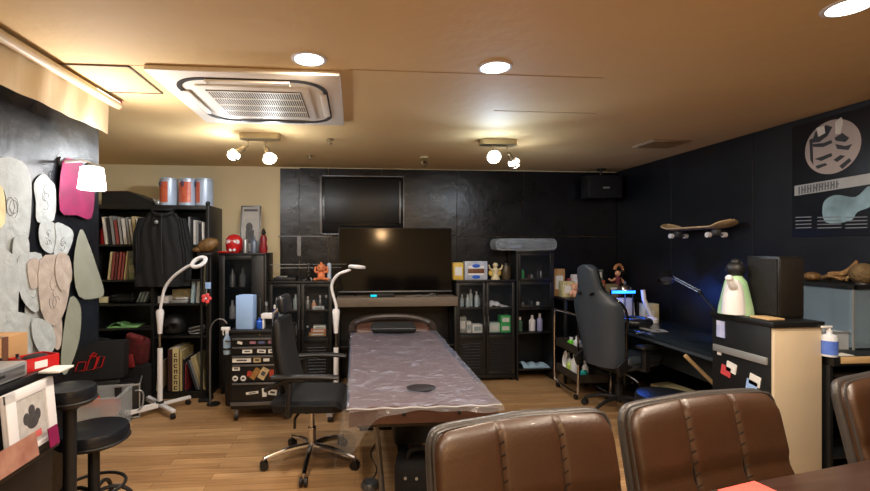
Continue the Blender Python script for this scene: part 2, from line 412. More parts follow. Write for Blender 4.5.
# ---------------------------------------------------------------- stencils on the partition
M_st = mat('stencil_paper', S(165, 174, 178), .75, var=.16, nscale=22, bump=.3, bscale=20)
M_st2 = mat('stencil_paper_pinkish', S(168, 158, 150), .75, var=.18, nscale=18, bump=.3, bscale=20)
M_film2 = mat('stencil_grey_film', S(135, 140, 128), .6, var=.08, nscale=8, bump=.2, bscale=10)
M_ink = mat('stencil_ink', S(120, 122, 126), .8)
def smooth_poly(p, k=4):
    n = len(p); out = []
    for i in range(n):
        a, b, c, d = [Vector(p[(i+j-1) % n]) for j in range(4)]
        for s in range(k):
            t_ = s/k; out.append(.5*((2*b)+(c-a)*t_+(2*a-5*b+4*c-d)*t_*t_+(3*b-a-3*c+d)*t_**3))
    return out
sten = [
 ('tall hooked tattoo stencil at the top left of the wall', [(-8, 160), (0, 159), (12, 158), (25, 166), (31, 180), (30, 200), (29, 236), (19, 238), (14, 246), (7, 252), (-8, 250), (-8, 225), (6, 215), (4, 190), (-8, 180)], M_st),
 ('narrow upright stencil sheet with a rounded top', [(35, 182), (42, 175), (50, 180), (55, 188), (55, 222), (36, 222), (35, 205)], M_st),
 ('short stencil sheet right under the narrow upright one', [(38, 223), (46, 223), (55, 224), (56, 245), (51, 253), (42, 250), (39, 238)], M_st),
 ('rounded stencil sheet below the pink sheet', [(56, 223), (66, 225), (73, 236), (69, 252), (60, 258), (52, 254), (55, 238)], M_st),
 ('small square stencil under the hooked one', [(15, 239), (28, 239), (29, 260), (12, 262)], M_st),
 ('large pale stencil in the middle of the cluster', [(20, 254), (40, 252), (42, 275), (43, 300), (34, 312), (20, 300), (17, 272)], M_st),
 ('long stencil at the left edge over the cardboard box', [(-8, 252), (12, 255), (20, 272), (18, 305), (17, 328), (6, 336), (-8, 330)], M_st),
 ('pinkish crumpled stencil right of the middle', [(40, 262), (60, 258), (70, 272), (67, 308), (55, 326), (42, 312)], M_st2),
 ('stencil hanging low above the red shoe box', [(26, 302), (44, 305), (50, 348), (40, 357), (28, 348)], M_st),
 ('slim curved stencil beside the long grey film', [(50, 312), (62, 315), (63, 340), (56, 352), (50, 338)], M_st2),
 ('stencil sheet low at the left edge, behind the box', [(-8, 300), (8, 302), (12, 335), (24, 356), (12, 368), (-8, 362)], M_st),
 ('wide stencil low between box and shoe box', [(10, 315), (28, 318), (32, 350), (22, 366), (8, 360)], M_st),
 ('small oval stencil overlapping the hooked one at its foot', [(0, 268), (10, 262), (22, 270), (20, 290), (8, 298), (-4, 288)], M_st),
 ('little stencil strip between the two upright stencils low on the wall', [(28, 262), (38, 258), (42, 282), (32, 290)], M_st2),
 ('ragged stencil right above the red shoe box', [(34, 318), (50, 322), (56, 346), (44, 356), (34, 340)], M_st),
 ('narrow stencil tail under the rounded sheet', [(56, 256), (68, 258), (70, 282), (60, 290), (54, 272)], M_st2),
 ('small reddish cream card at the left edge of the wall', [(-8, 190), (3, 188), (5, 222), (-8, 226)], M_cream),
 ('long grey tracing film hanging lowest on the wall', [(70, 296), (78, 305), (80, 322), (77, 348), (68, 374), (60, 368), (63, 335)], M_film2),
 ('big grey-green tracing film with a pointed top', [(81, 229), (88, 242), (97, 268), (104, 292), (98, 299), (78, 297), (73, 262)], M_film2),
 ('crumpled magenta plastic sheet behind the lit wall lamp', [(62, 160), (76, 161), (90, 168), (95, 190), (92, 219), (77, 216), (61, 211)], M_pink)]
for i, (lb, pts, m) in enumerate(sten):
    x = -1.598+.0035*(i % 8)+(.003 if i > 7 else 0)+.0002*i
    rn = random.Random(i); pp = smooth_poly([(p[0]+rn.uniform(-1.6, 1.6), p[1]+rn.uniform(-2.2, 2.2), 0) for p in pts], 3)
    w3 = [W(p.x, p.y, X=x) for p in pp]
    c = sum(w3, Vector())/len(w3)
    mb = MB().poly([q-c for q in w3], (.0015, 0, 0))
    nm = 'tracing_film' if m is M_film2 else ('plastic_sheet' if m is M_pink else ('paper_card' if m is M_cream else 'tattoo_stencil'))
    ob = single(nm, mb, m, c, lb+'', 'stencil' if nm != 'plastic_sheet' else 'sheet', 'tattoo stencils pinned to the left wall' if nm == 'tattoo_stencil' else None, smooth=False)
    if m in (M_st, M_st2) and i in (0, 1, 2, 3, 5, 7, 8):
        dr = MB(); rnd = random.Random(i)
        ys = [q.y-c.y for q in w3]; zs = [q.z-c.z for q in w3]
        ry = (max(ys)-min(ys))*.22; rz_ = (max(zs)-min(zs))*.28
        for k in range(4):
            a0 = rnd.uniform(0, 6); cy = rnd.uniform(-.4, .4)*ry; cz = rnd.uniform(-.8, .8)*rz_
            dr.tube([(.0022, cy+ry*.6*math.cos(a0+j*.7)*(1-j*.06), cz+rz_*.4*math.sin(a0+j*.7)*(1-j*.06)) for j in range(7)], .0011, 4)
        dr.build('ink_outline', M_ink, ob)

# ---------------------------------------------------------------- sideboard at the lower left
SX, SY0, SY1, SZ = -1.30, 1.2, 2.12, .935
t = T('black_sideboard', 'black wooden sideboard with a side ledge at the lower left', 'sideboard', (SX-.13, 1.5, 0))
MB().box((-.16, -.5, 0), (.12, .60, SZ-.03), .003).build('body', M_bk, t)
MB().box((-.16, -.52, SZ-.03), (.13, .62, SZ), .004).build('top_board', M_bk, t)
MB().box((.12, -.5, .63), (.21, .50, .655), .003).build('ledge', M_bk, t)
MB().box((.20, -.5, .655), (.21, .50, .675), .002).build('ledge_lip', M_bk, t)
def on_side(x, px, py): return W(px, py, X=x)
# framed picture leaning on the sideboard side, standing on the ledge
t = T('framed_picture', 'white framed picture of a dark figure leaning on the sideboard ledge', 'picture', (-1.245, 1.86, .6555), R(0))
tl = Matrix.Rotation(R(-5), 4, 'Y')
def lean(mb, a, b, bev=.002): return mb.box(a, b, bev, M=tl)
lean(MB(), (0, -.12, 0.0), (.014, .14, .26)).build('backing', M_white, t)
mb = MB()
for a, b in (((.013, -.12, 0), (.022, .14, .035)), ((.013, -.12, .225), (.022, .14, .26)), ((.013, -.12, 0), (.022, -.07, .26)), ((.013, .09, 0), (.022, .14, .26))): lean(mb, a, b)
mb.build('frame', M_white, t)
p_ = lean(MB(), (.0145, -.065, .04), (.0165, .085, .22), 0).build('print', mat('ink_print', S(140, 138, 138), .7, var=.3, nscale=30, col2=S(210, 208, 205)), t)
mb = MB(); mb.sph((.0165, .01, .165), .018, (.08, 1, 1.2)); mb.sph((.0165, .012, .125), .034, (.05, 1, .9)); mb.sph((.0165, -.02, .14), .018, (.08, 1, 1.3)); mb.sph((.0165, .04, .14), .018, (.08, 1, 1.3))
for v in mb.bm.verts: v.co = tl @ v.co
mb.build('figure_print', mat('ink_black', S(62, 60, 62), .7, var=.3, nscale=40), p_)
mb = MB(); mb.box((.018, -.02, .055), (.0195, .05, .08)); 
for v in mb.bm.verts: v.co = tl @ v.co
mb.build('red_banner', mat('faded_red', S(190, 90, 90), .7), p_)
t = T('photo_print', 'reddish glossy photo print lying on the sideboard ledge', 'photo', (-1.21, 1.62, .656))
MB().obox((0, 0, .045), (.004, .46, .09), (0, -8, 0)).build('sheet', mat('photo_red', S(120, 62, 58), .25, var=.4, nscale=14, col2=S(190, 150, 130)), t)
single('pink_card', MB().obox((0, 0, .04), (.004, .055, .075), (0, -8, 0)), M_pink, (-1.20, 1.93, .656), 'small pink card standing on the sideboard ledge by the frame', 'card')
# things on the sideboard
t = T('media_player', 'silver media player box on the black sideboard', 'media player', (-1.415, 1.79, SZ))
MB().box((-.12, -.30, .004), (.11, .15, .062), .005).build('case', M_silver, t)
MB().box((.108, -.28, .015), (.114, .13, .05), .001).build('front_panel', M_grey, t)
mb = MB()
for i in range(5): mb.box((.112, -.2+i*.05, .028), (.117, -.175+i*.05, .038))
mb.build('buttons', M_bkp, t)
for x in (-.1, .09):
    for y in (-.27, .12): MB().cyl((x, y, 0), (x, y, .006), .012).build('foot', M_bkp, t)
t = T('cardboard_box', 'brown cardboard box behind the silver media player', 'box', (-1.50, 2.06, SZ))
MB().box((-.06, -.13, .0), (.055, .09, .14), .002).build('carton', M_card, t)
MB().box((-.061, -.06, -.0), (.0565, -.025, .1415)).build('tape', mat('brown_tape', S(105, 72, 56), .4), t)
t = T('shoe_box', 'open red shoe box with a white label on the sideboard corner', 'box', (-1.355, 2.06, SZ), R(-24)); t.scale = (.75, .72, .78)
mb = MB(); mb.box((-.07, -.10, 0), (.07, .09, .004)); mb.box((-.07, -.10, 0), (-.066, .09, .07)); mb.box((.066, -.10, 0), (.07, .09, .07)); mb.box((-.07, -.10, 0), (.07, -.096, .07)); mb.box((-.07, .086, 0), (.07, .09, .07))
mb.build('carton', M_red, t)
MB().box((.0705, -.05, .012), (.072, .02, .05)).build('label_sticker', M_white, t)
MB().sph((0, 0, .055), .06, (.9, 1.2, .4)).build('contents', M_bkf, t)
for i, (y, col) in enumerate(((1.93, M_white), (1.96, M_bkp), (2.035, M_bkp))):
    single('small_bottle', MB().lathe([(0, 0), (.014, 0), (.014, .045), (.006, .052), (.006, .065), (0, .065)], n=14), col, (-1.44+.012*i, y+.01, SZ), ['small white bottle beside the cardboard box', 'small black bottle next to the white one on the sideboard', 'small black bottle touching the red shoe box'][i], 'bottle')
single('paper_stack', MB().box((-.03, -.05, 0), (.05, .05, .008), .001), M_wpaper, (-1.255, 2.02, SZ+.0), 'white papers on the sideboard corner in front of the shoe box', 'paper')
# ================================================================ BOOKCASE at the beige wall
BX0, BX1, BY0, BY1 = -2.46, -1.395, 4.5, 4.93
BM_ = -1.92
bt = T('bookcase', 'tall black open bookcase against the beige wall at the left', 'bookcase', (BX0, BY0, 0))
def bl(x0, y0, z0, x1, y1, z1, bev=.002): return MB().box((x0-BX0, y0-BY0, z0), (x1-BX0, y1-BY0, z1), bev)
bl(BX0, BY0, 0, BX0+.03, BY1, 1.85).build('side_panel', M_bk, bt); bl(BX1-.03, BY0, 0, BX1, BY1, 1.85).build('side_panel', M_bk, bt)
bl(BM_-.015, BY0+.005, .06, BM_+.015, BY1-.01, 1.82).build('divider', M_bk, bt)
bl(BX0+.03, BY0, 1.81, BX1-.03, BY1, 1.85).build('top_board', M_bk, bt)
bl(BX0+.03, BY0+.01, .0, BX1-.03, BY0+.03, .07).build('plinth', M_bk, bt)
bl(BX0+.03, BY1-.01, .05, BX1-.03, BY1, 1.81, 0).build('back_panel', M_bk, bt)
SL = [.07, .68, .91, 1.14, 1.475]; SRr = [.07, .60, .91, 1.14, 1.475]
for z in SL: bl(BX0+.03, BY0+.005, z-.02, BM_-.015, BY1-.01, z).build('shelf', M_bk, bt)
for z in SRr: bl(BM_+.015, BY0+.005, z-.02, BX1-.03, BY1-.01, z).build('shelf', M_bk, bt)

# ---- books: one block with a paper core, coloured cover
BOOKCOL = {}
def bookmat(c):
    k = 'cover_%d_%d_%d' % c
    return mat(k, S(*c), .6, var=.12, nscale=25)
def book(x, y, z, w_, h, d, col, label, group, tilt=0, cat='book', name='book'):
    t = T(name, label, cat, (x, y, z), 0, group)
    M = Matrix.Rotation(R(tilt), 4, 'Y')
    if tilt > 0: M = Matrix.Translation((0, 0, w_*math.sin(R(tilt)))) @ M
    m = bookmat(col); mb = MB(); c = .0025
    mb.box((0, 0, 0), (c, d, h), 0, M=M).box((w_-c, 0, 0), (w_, d, h), 0, M=M).box((0, 0, 0), (w_, c, h), 0, M=M)
    mb.build('cover', m, t, smooth=False)
    MB().box((c, c, .003), (w_-c, d-.004, h-.003), M=M).build('pages', M_wpaper, t, smooth=False)
    return t
def row(x, xe, z, specs, group, y=None, place=''):
    rnd = random.Random(int(z*1000+x*100)); y = BY0+.03 if y is None else y
    i = 0
    for (w_, h, col, tilt, lb) in specs:
        if x+w_ > xe: break
        book(x, y, z, w_, h, .21, col, lb, group, tilt); x += w_+h*math.sin(R(abs(tilt)))*.10+.003; i += 1
bn = {'white': (205, 203, 198), 'grey': (140, 140, 140), 'red': (138, 66, 62), 'black': (34, 34, 38), 'cream': (196, 182, 140), 'green': (120, 130, 90), 'blue': (80, 110, 150), 'brown': (90, 60, 45), 'darkred': (100, 48, 46)}
ordn = ['first', 'second', 'third', 'fourth', 'fifth', 'sixth', 'seventh', 'eighth', 'ninth', 'tenth', 'eleventh', 'twelfth', 'thirteenth']
def rowgen(x, xe, z, cols, group, where, hmin, hmax, wmin=.018, wmax=.034, tilt=0, y=None):
    rnd = random.Random(len(group)*7+int(z*100)); sp = []
    for i, cn in enumerate(cols):
        sp.append((rnd.uniform(wmin, wmax), rnd.uniform(hmin, hmax), bn[cn], tilt, '%s book, %s from the left %s' % ({'darkred': 'dark red'}.get(cn, cn), ordn[i], where)))
    row(x, xe, z, sp, group, y)
rowgen(-2.36, BM_-.02, 1.475, ['white', 'black', 'grey', 'red', 'grey', 'white', 'grey', 'white', 'cream', 'white', 'grey'], 'books on the upper left shelf', 'on the upper left shelf', .22, .27, tilt=-7)
single('red_bottle', MB().lathe([(0, 0), (.035, 0), (.035, .14), (.02, .16), (.012, .19), (.012, .24), (0, .24)]), M_red, (-2.40, BY0+.1, 1.475), 'red bottle standing left of the books on the upper left shelf', 'bottle')
rowgen(-2.34, -2.17, 1.14, ['cream', 'red', 'darkred', 'red', 'red', 'cream', 'red'], 'red and cream books on the second left shelf', 'on the second left shelf', .25, .27, .018, .026, tilt=6)
for k in range(4):
    cc = [(120, 130, 95), (150, 150, 120), (110, 120, 100), (95, 98, 88)][k]
    t = T('paperback', ['green-grey box file at the bottom of the pile', 'pale book second from the bottom of the pile', 'grey-green book second from the top of the pile', 'green-topped book uppermost in the pile'][k]+' on the second left shelf', 'book', (-2.145, BY0+.03, 1.141+k*.068), 0, 'pile of thick books on the second left shelf')
    MB().box((0, 0, 0), (.115, .17, .066), .002).build('cover', bookmat(cc), t)
    MB().box((.004, .001, .006), (.119, .168, .060)).build('pages', M_wpaper, t)
rowgen(-1.60, BX1-.035, 1.475, ['grey', 'black', 'white', 'grey', 'black', 'white'], 'books on the upper right shelf', 'on the upper right shelf', .19, .27, .02, .03)
# binders on the third right shelf
for i, (cn, lb) in enumerate((((150, 175, 185), 'pale blue binder leaning on the third right shelf'), ((185, 195, 200), 'whitish binder between the pale blue and the black one'), ((60, 70, 78), 'dark binder rightmost on the third right shelf'))):
    book(-1.58+i*.05, BY0+.03, .911, .035, .22, .22, cn, lb, 'binders on the third right shelf', 4, 'binder', 'ring_binder')
# small things on the shelves
t = T('tangled_cables', 'black tangled straps heaped on the third left shelf', 'cables', (-2.25, BY0+.14, .912))
rnd = random.Random(3)
mb = MB()
pts = [(rnd.uniform(-.14, .14), rnd.uniform(-.09, .09), .012+.085*rnd.random()*(1-abs(k-12)/16)) for k in range(25)]
mb.tube(pts, .012, 6, smooth=5).build('strap', M_bkf, t)
MB().sph((0, 0, .035), .12, (1, .7, .3)).build('bundle', M_bkf, t)
single('folded_tracing_film', MB().obox((0, 0, .03), (.09, .06, .058), (0, 0, 12), .012), M_cream, (-2.41, BY0+.1, .912), 'crumpled cream paper at the left end of the third left shelf', 'paper')
for i in range(3):
    single('clear_sleeve', MB().obox((0, 0, .055), (.006, .15, .105), (0, 22, 0), .001), mat('sleeve_film', S(150, 165, 165), .3, var=.3, nscale=20), (-2.07+i*.032, BY0+.14, .9125), ['grey-green plastic sleeve leftmost of three by the divider', 'grey-green plastic sleeve in the middle of three by the divider', 'grey-green plastic sleeve rightmost of three by the divider'][i], 'sleeve', 'plastic sleeves by the bookcase divider')
t = T('green_paper_pad', 'light green sheets of paper on the fourth left shelf', 'paper', (-2.2, BY0+.14, .68), R(4))
MB().box((-.15, -.1, 0), (.12, .1, .012), .001).build('sheets', mat('green_sheets', S(120, 175, 110), .7), t)
MB().grid(8, 6, lambda u, v: Vector((-.14+.13*u, -.09+.18*v, .0135+.035*math.sin(PI*u)*(1-v*.3))), .002).build('curled_sheet', mat('green_sheets', S(120, 175, 110), .7), t)
single('dark_folder', MB().box((-.05, -.1, 0), (.06, .1, .02), .002), M_bkp, (-1.99, BY0+.14, .68), 'flat dark folder right of the green paper', 'folder')
single('white_box', MB().box((-.05, -.07, 0), (.05, .07, .065), .003), M_white, (-1.84, BY0+.12, .911), 'small white box by the divider on the third right shelf', 'box')
single('cream_box', MB().box((-.11, -.08, 0), (.11, .08, .12), .003), M_cream, (-1.70, BY0+.27, .911), 'wide cream box behind the lamp neck on the third right shelf', 'box')
t = T('white_tool_tray', 'low white tray in front of the cream box', 'tray', (-1.69, BY0+.1, .911))
MB().box((-.08, -.06, 0), (.08, .06, .03), .004).build('tray', M_silver, t)
MB().cyl((-.05, 0, .04), (.06, .02, .04), .011).build('tool', M_white, t)
t = T('motorcycle_helmet', 'round black helmet on the fourth right shelf behind the lamp post', 'helmet', (-1.77, BY0+.15, .60))
MB().lathe([(.07, 0), (.10, .02), (.115, .08), (.10, .14), (.06, .18), (0, .195)], n=28).build('shell', M_bkp, t)
MB().obox((-.0, -.098, .09), (.13, .03, .06), (0, 0, 0), .014).build('visor', M_bkg, t)
t = T('cable_coil', 'loose coil of grey cable on the fourth right shelf', 'cables', (-1.55, BY0+.14, .60))
mb = MB()
for k in range(3): mb.tube([((.08+.01*k)*math.cos(a*PI/6)+.01*k, .08*math.sin(a*PI/6), .012+.018*k+.04*(math.sin(a*PI/6+k)+1)*.5) for a in range(12)], .0055, 6, closed=True, smooth=3)
mb.build('cable', M_silver, t)
MB().obox((.04, -.05, .04), (.12, .03, .03), (0, 20, 10), .006).build('plug', M_bkp, t)
# records on the lowest right shelf
rx = [-1.87, -1.83, -1.765, -1.75]
book(-1.895, BY0+.03, .071, .02, .27, .3, (185, 170, 130), 'cream record sleeve leftmost, half behind the white lamp post', 'record sleeves on the lowest shelf', 3, 'record', 'record_sleeve')
book(-1.79, BY0+.03, .071, .045, .40, .3, (70, 42, 38), 'dark brown album left of the cream one with lettering', 'record sleeves on the lowest shelf', 0, 'record', 'record_sleeve')
t = book(-1.742, BY0+.02, .071, .062, .41, .3, (205, 190, 140), 'thick cream box set with dark lettering down its spine', 'record sleeves on the lowest shelf', 0, 'record', 'record_sleeve')
mb = MB(); rnd = random.Random(5)
for k in range(7):
    z = .36-k*.052
    mb.box((.015, -.002, z-.034), (.024, 0, z)); mb.box((.015, -.002, z-.008), (.045, 0, z)); 
    if k % 2: mb.box((.037, -.002, z-.034), (.046, 0, z))
    else: mb.box((.015, -.002, z-.034), (.045, 0, z-.026))
mb.build('spine_lettering', M_bkp, t)
book(-1.677, BY0+.03, .071, .024, .385, .3, (190, 176, 128), 'second thick cream album right of the lettered one', 'record sleeves on the lowest shelf', 0, 'record', 'record_sleeve')
for i, (cn, w__, h, tl_, x, lb) in enumerate((((40, 42, 48), .017, .30, 0, -1.650, 'black record sleeve upright right of the cream albums'), ((120, 40, 42), .017, .26, 0, -1.630, 'dark red record sleeve upright right of the black one'),
        ((44, 48, 56), .021, .29, -17, -1.530, 'black record sleeve leaning left beside a grey one'), ((130, 138, 145), .021, .30, -17, -1.507, 'grey record sleeve leaning left'), ((180, 168, 128), .026, .33, -17, -1.484, 'cream record sleeve leaning left beside the grey one'), ((196, 184, 140), .024, .34, -17, -1.456, 'thick cream record sleeve rightmost, leaning left'))):
    book(x, BY0+.03, .0715, w__, h, .28, cn, lb, 'record sleeves on the lowest shelf', tl_, 'record', 'record_sleeve')
# on top of the bookcase
t = T('black_case', 'flat black case with a red lid mark on top of the bookcase', 'case', (-2.20, BY0+.2, 1.85))
MB().poly([(-.20, -.15, 0), (.26, -.15, 0), (.26, -.15, .04), (.05, -.15, .13), (-.2, -.15, .12)], (0, .3, 0)).build('case_body', M_bkp, t)
MB().obox((-.08, -.0, .132), (.2, .24, .012), (0, -1, 0), .003).build('red_lid', M_reddark, t)
single('metal_ornament', MB().sph((0, 0, .03), .03).sph((.03, 0, .022), .022).cyl((-.02, 0, .03), (-.045, 0, .07), .008), M_silver, (-1.90, BY0+.08, 1.85), 'small silver ornament between the black case and the tins', 'ornament')
tinb = mat('tin_paleblue', S(175, 192, 215), .35, .2, var=.04)
tinr = mat('tin_label_red', S(186, 52, 48), .4, var=.35, nscale=30, col2=S(205, 120, 80))
def tin(x, lb, a0, a1):
    t = T('collector_tin', lb, 'tin', (x, BY0+.12, 1.85), 0, 'printed tins on top of the bookcase')
    MB().lathe([(0, 0), (.078, 0), (.08, .006), (.08, .262), (.074, .27), (0, .27)], n=36).build('tin_body', tinb, t)
    mb = MB(); n = 14
    mb.grid(n, 1, lambda u, v: Vector((.0815*math.cos(R(a0+(a1-a0)*u)), .0815*math.sin(R(a0+(a1-a0)*u)), .03+.20*v)), .001)
    l = mb.build('label', tinr, t)
    MB().lathe([(.0812, .0), (.0822, .004), (.0812, .01)], (0, 0, .245), 36).build('rim', M_silver, t)
    mid = R((a0+a1)/2)
    MB().sph((.08*math.cos(mid), .08*math.sin(mid), .21), .03, (.5, .5, 1)).build('portrait', mat('tin_portrait', S(60, 55, 80), .5, var=.3, nscale=60), l)
tin(-1.815, 'printed red and pale blue tin, leftmost of the three on the bookcase', 175, 285)
tin(-1.635, 'printed red and pale blue tin, middle of the three on the bookcase', 200, 310)
tin(-1.475, 'printed tin with red only on its left half, rightmost of the three', 170, 255)
single('black_ball', MB().sph((0, 0, .022), .022), M_bkp, (-1.415, BY0+.03, 1.85), 'tiny black ball at the right corner of the bookcase top', 'ball')

# jacket hanging from the shelf front
t = T('hanging_jacket', 'black jacket hanging over the front of the bookcase', 'jacket', (-1.80, BY0-.05, 1.80))
def cloth(outline_l, outline_r, z0, z1, amp, seed, thick=.02, dep=.05):
    rnd = random.Random(seed); f1 = rnd.uniform(3, 5); f2 = rnd.uniform(7, 10)
    def interp(tab, v):
        x = v*(len(tab)-1); i = min(int(x), len(tab)-2); return tab[i]+(tab[i+1]-tab[i])*(x-i)
    def fn(u, v):
        a = interp(outline_l, v); b = interp(outline_r, v)
        x = a+(b-a)*u
        y = -dep*math.sin(PI*u)*(.4+.6*v)-amp*math.sin(f1*u*3+2*v)*v-amp*.5*math.sin(f2*u*3-v*6)
        return Vector((x+amp*.3*math.sin(v*14), y, z0+(z1-z0)*v))
    return MB().grid(36, 30, fn, thick)
cloth([-.15, -.25, -.27, -.27, -.28, -.29, -.29], [.14, .22, .24, .25, .26, .27, .28], -.03, -.72, .013, 1, .015).build('body', M_bkf, t)
cloth([-.26, -.31, -.32, -.30, -.28], [-.18, -.19, -.2, -.21, -.23], -.08, -.60, .010, 2, .02, .03).build('sleeve', M_bkf, t)
cloth([.15, .17, .18, .2, .2], [.24, .28, .31, .31, .29], -.08, -.66, .012, 4, .02, .03).build('sleeve', M_bkf, t)
MB().tube([(-.10, -.01, -.03), (-.03, -.04, -.05), (.05, -.04, -.05), (.12, -.01, -.02)], .018, 8, smooth=4).build('collar', M_bkf, t)
MB().sph((-.04, -.06, -.12), .018).build('badge', M_silver, t)
MB().tube([(.02, -.070, -.05), (.02, -.080, -.3), (.03, -.075, -.6)], .004, 6).build('zip', M_bkp, t)
t.scale = (.86, 1, 1)
MB().obox((-.0, .03, .0), (.22, .1, .02), (0, 0, 0), .006).build('hanger_hook', M_bkp, t)

# ================================================================ slim glass cabinet with the daruma
CX0, CX1, CY0, CY1, CZ = -1.335, -.88, 4.6, 4.98, 1.39
t = T('narrow_display_cabinet', 'narrow black metal cabinet with a glass door right of the bookcase', 'cabinet', (CX0, CY0, 0))
def cb(x0, y0, z0, x1, y1, z1, b=.002): return MB().box((x0, y0, z0), (x1, y1, z1), b)
W_ = CX1-CX0; D_ = CY1-CY0
cb(0, .01, .05, .02, D_, CZ-.02).build('side_panel', M_bk, t); cb(W_-.02, .01, .05, W_, D_, CZ-.02).build('side_panel', M_bk, t)
cb(0, 0, CZ-.02, W_, D_, CZ).build('top_panel', M_bk, t); cb(0, D_-.01, .05, W_, D_, CZ-.02, 0).build('back_panel', M_bk, t)
for z in (.06, .40, .72, 1.04): cb(.02, .03, z, W_-.02, D_-.01, z+.012).build('shelf', M_bk, t)
d = MB(); d.box((.02, -.012, .06), (.06, .008, CZ-.025), .002); d.box((W_-.14, -.012, .06), (W_-.02, .008, CZ-.025), .002); d.box((.06, -.012, CZ-.065), (W_-.14, .008, CZ-.025), .002); d.box((.06, -.012, .06), (W_-.14, .008, .12), .002)
d = d.build('door', M_bk, t); cb(.06, -.004, .12, W_-.14, 0, CZ-.065, 0).build('pane', M_glassd, d)
MB().cyl((W_-.05, -.03, .75), (W_-.05, -.03, .95), .006).build('handle', M_grey, d)
for x in (.03, W_-.03):
    for y in (.03, D_-.03): MB().cyl((x, y, 0), (x, y, .05), .015).build('foot', M_bkp, t)
bp = [(0, 0), (.03, 0), (.03, .11), (.012, .14), (.012, .18), (0, .18)]
for i, (x, z, m, lb) in enumerate(((.10, 1.052, M_silver, 'silvery bottle behind glass, left on the top cabinet shelf'), (.20, 1.052, M_clear, 'clear figurine bottle behind glass, in the middle of the top shelf'), (.10, .732, M_white, 'whitish bottle behind glass on the second shelf of the narrow cabinet'), (.22, .732, M_grey, 'grey bottle behind glass beside the whitish one'))):
    single('glass_bottle', MB().lathe(bp, n=14), m, (CX0+x, CY0+.12, z), lb, 'bottle', 'bottles inside the narrow cabinet')
# on top: daruma, picture, bottles, red figure, ornament
t = T('daruma_doll', 'round red and white roly-poly doll on the narrow cabinet', 'doll', (-1.21, CY0+.09, CZ))
MB().lathe([(0, .0), (.05, .0), (.075, .03), (.085, .09), (.078, .14), (.05, .175), (0, .19)], n=32).build('body', M_red, t)
f = MB().sph((0, -.052, .108), .060, (1.12, .5, .78)).build('face', M_white, t)
for s in (-1, 1):
    MB().tube([(s*.03+.016*math.cos(a*PI/4), -.080+.004*abs(math.cos(a)), .112+.016*math.sin(a*PI/4)) for a in range(8)], .0022, 6, closed=True).build('eye', M_red, f)
    MB().tube([(s*.008, -.088, .133), (s*.03, -.085, .142), (s*.046, -.072, .133)], .003, 6).build('eyebrow', M_red, f)
MB().tube([(-.02, -.086, .09), (0, -.09, .085), (.02, -.086, .09)], .0035, 6).build('mouth', M_red, f)
for s in (-1, 1): MB().sph((s*.018, -.07, .03), .016, (1, .6, 1)).build('paw_mark', M_white, t)
single('red_cushion', MB().lathe([(0, 0), (.06, 0), (.07, .01), (.06, .018), (0, .018)], n=24), M_red, (-1.295, CY0+.05, CZ), 'small flat red cushion left of the roly-poly doll', 'cushion')
t = T('upright_picture', 'tall narrow framed grey picture leaning on the beige wall', 'picture', (-1.10, CY0+.27, CZ))
tl = Matrix.Rotation(R(-8), 4, 'X')
MB().box((-.10, 0, 0), (.105, .015, .50), .002, M=tl).build('backing', M_grey, t)
mb = MB()
for a, b in (((-.10, -.01, 0), (.105, 0, .015)), ((-.10, -.01, .485), (.105, 0, .50)), ((-.10, -.01, 0), (-.087, 0, .5)), ((.092, -.01, 0), (.105, 0, .5))): mb.box(a, b, .001, M=tl)
mb.build('frame', M_grey, t)
pr = MB().box((-.085, -.003, .015), (.09, -.001, .485), M=tl).build('print', mat('grey_print', S(150, 150, 150), .6, var=.1, nscale=9, col2=S(200, 198, 195)), t)
mb = MB(); mb.sph((-.01, -.004, .27), .035, (1, .06, 1.5)); mb.box((-.045, -.006, .10), (.04, -.0035, .24))
MB().box((-.07, -.006, .44), (.07, -.0035, .465), M=tl).build('heading_print', mat('ink_print_dark', S(85, 86, 90), .7, var=.3, nscale=25), pr)
for v in mb.bm.verts: v.co = tl @ v.co
mb.build('figure_print', mat('ink_print_dark', S(85, 86, 90), .7, var=.3, nscale=25), pr)
single('blue_can', MB().lathe([(0, 0), (.032, 0), (.034, .01), (.034, .11), (.028, .125), (.012, .13), (.012, .17), (0, .17)], n=20), mat('can_blue', S(110, 125, 145), .35, .3), (-1.02, CY0+.12, CZ), 'grey-blue spray can in front of the tall grey picture', 'can')
single('small_glass', MB().lathe([(0, 0), (.024, 0), (.026, .13), (.02, .14), (0, .14)], n=18), M_silver, (-1.12, CY0+.17, CZ), 'small silver canister between the doll and the spray can', 'canister')
t = T('red_figurine', 'dark red standing figurine at the right end of the narrow cabinet', 'figurine', (-.925, CY0+.11, CZ))
MB().lathe([(0, 0), (.035, 0), (.042, .05), (.03, .10), (.036, .14), (.022, .18), (0, .185)], n=20).build('body', mat('figurine_red', S(140, 28, 40), .3, var=.3), t)
MB().sph((0, 0, .205), .024).build('head', M_bkp, t)
MB().cyl((0, 0, .22), (0, 0, .25), .018, .006).build('hat', M_bkp, t)

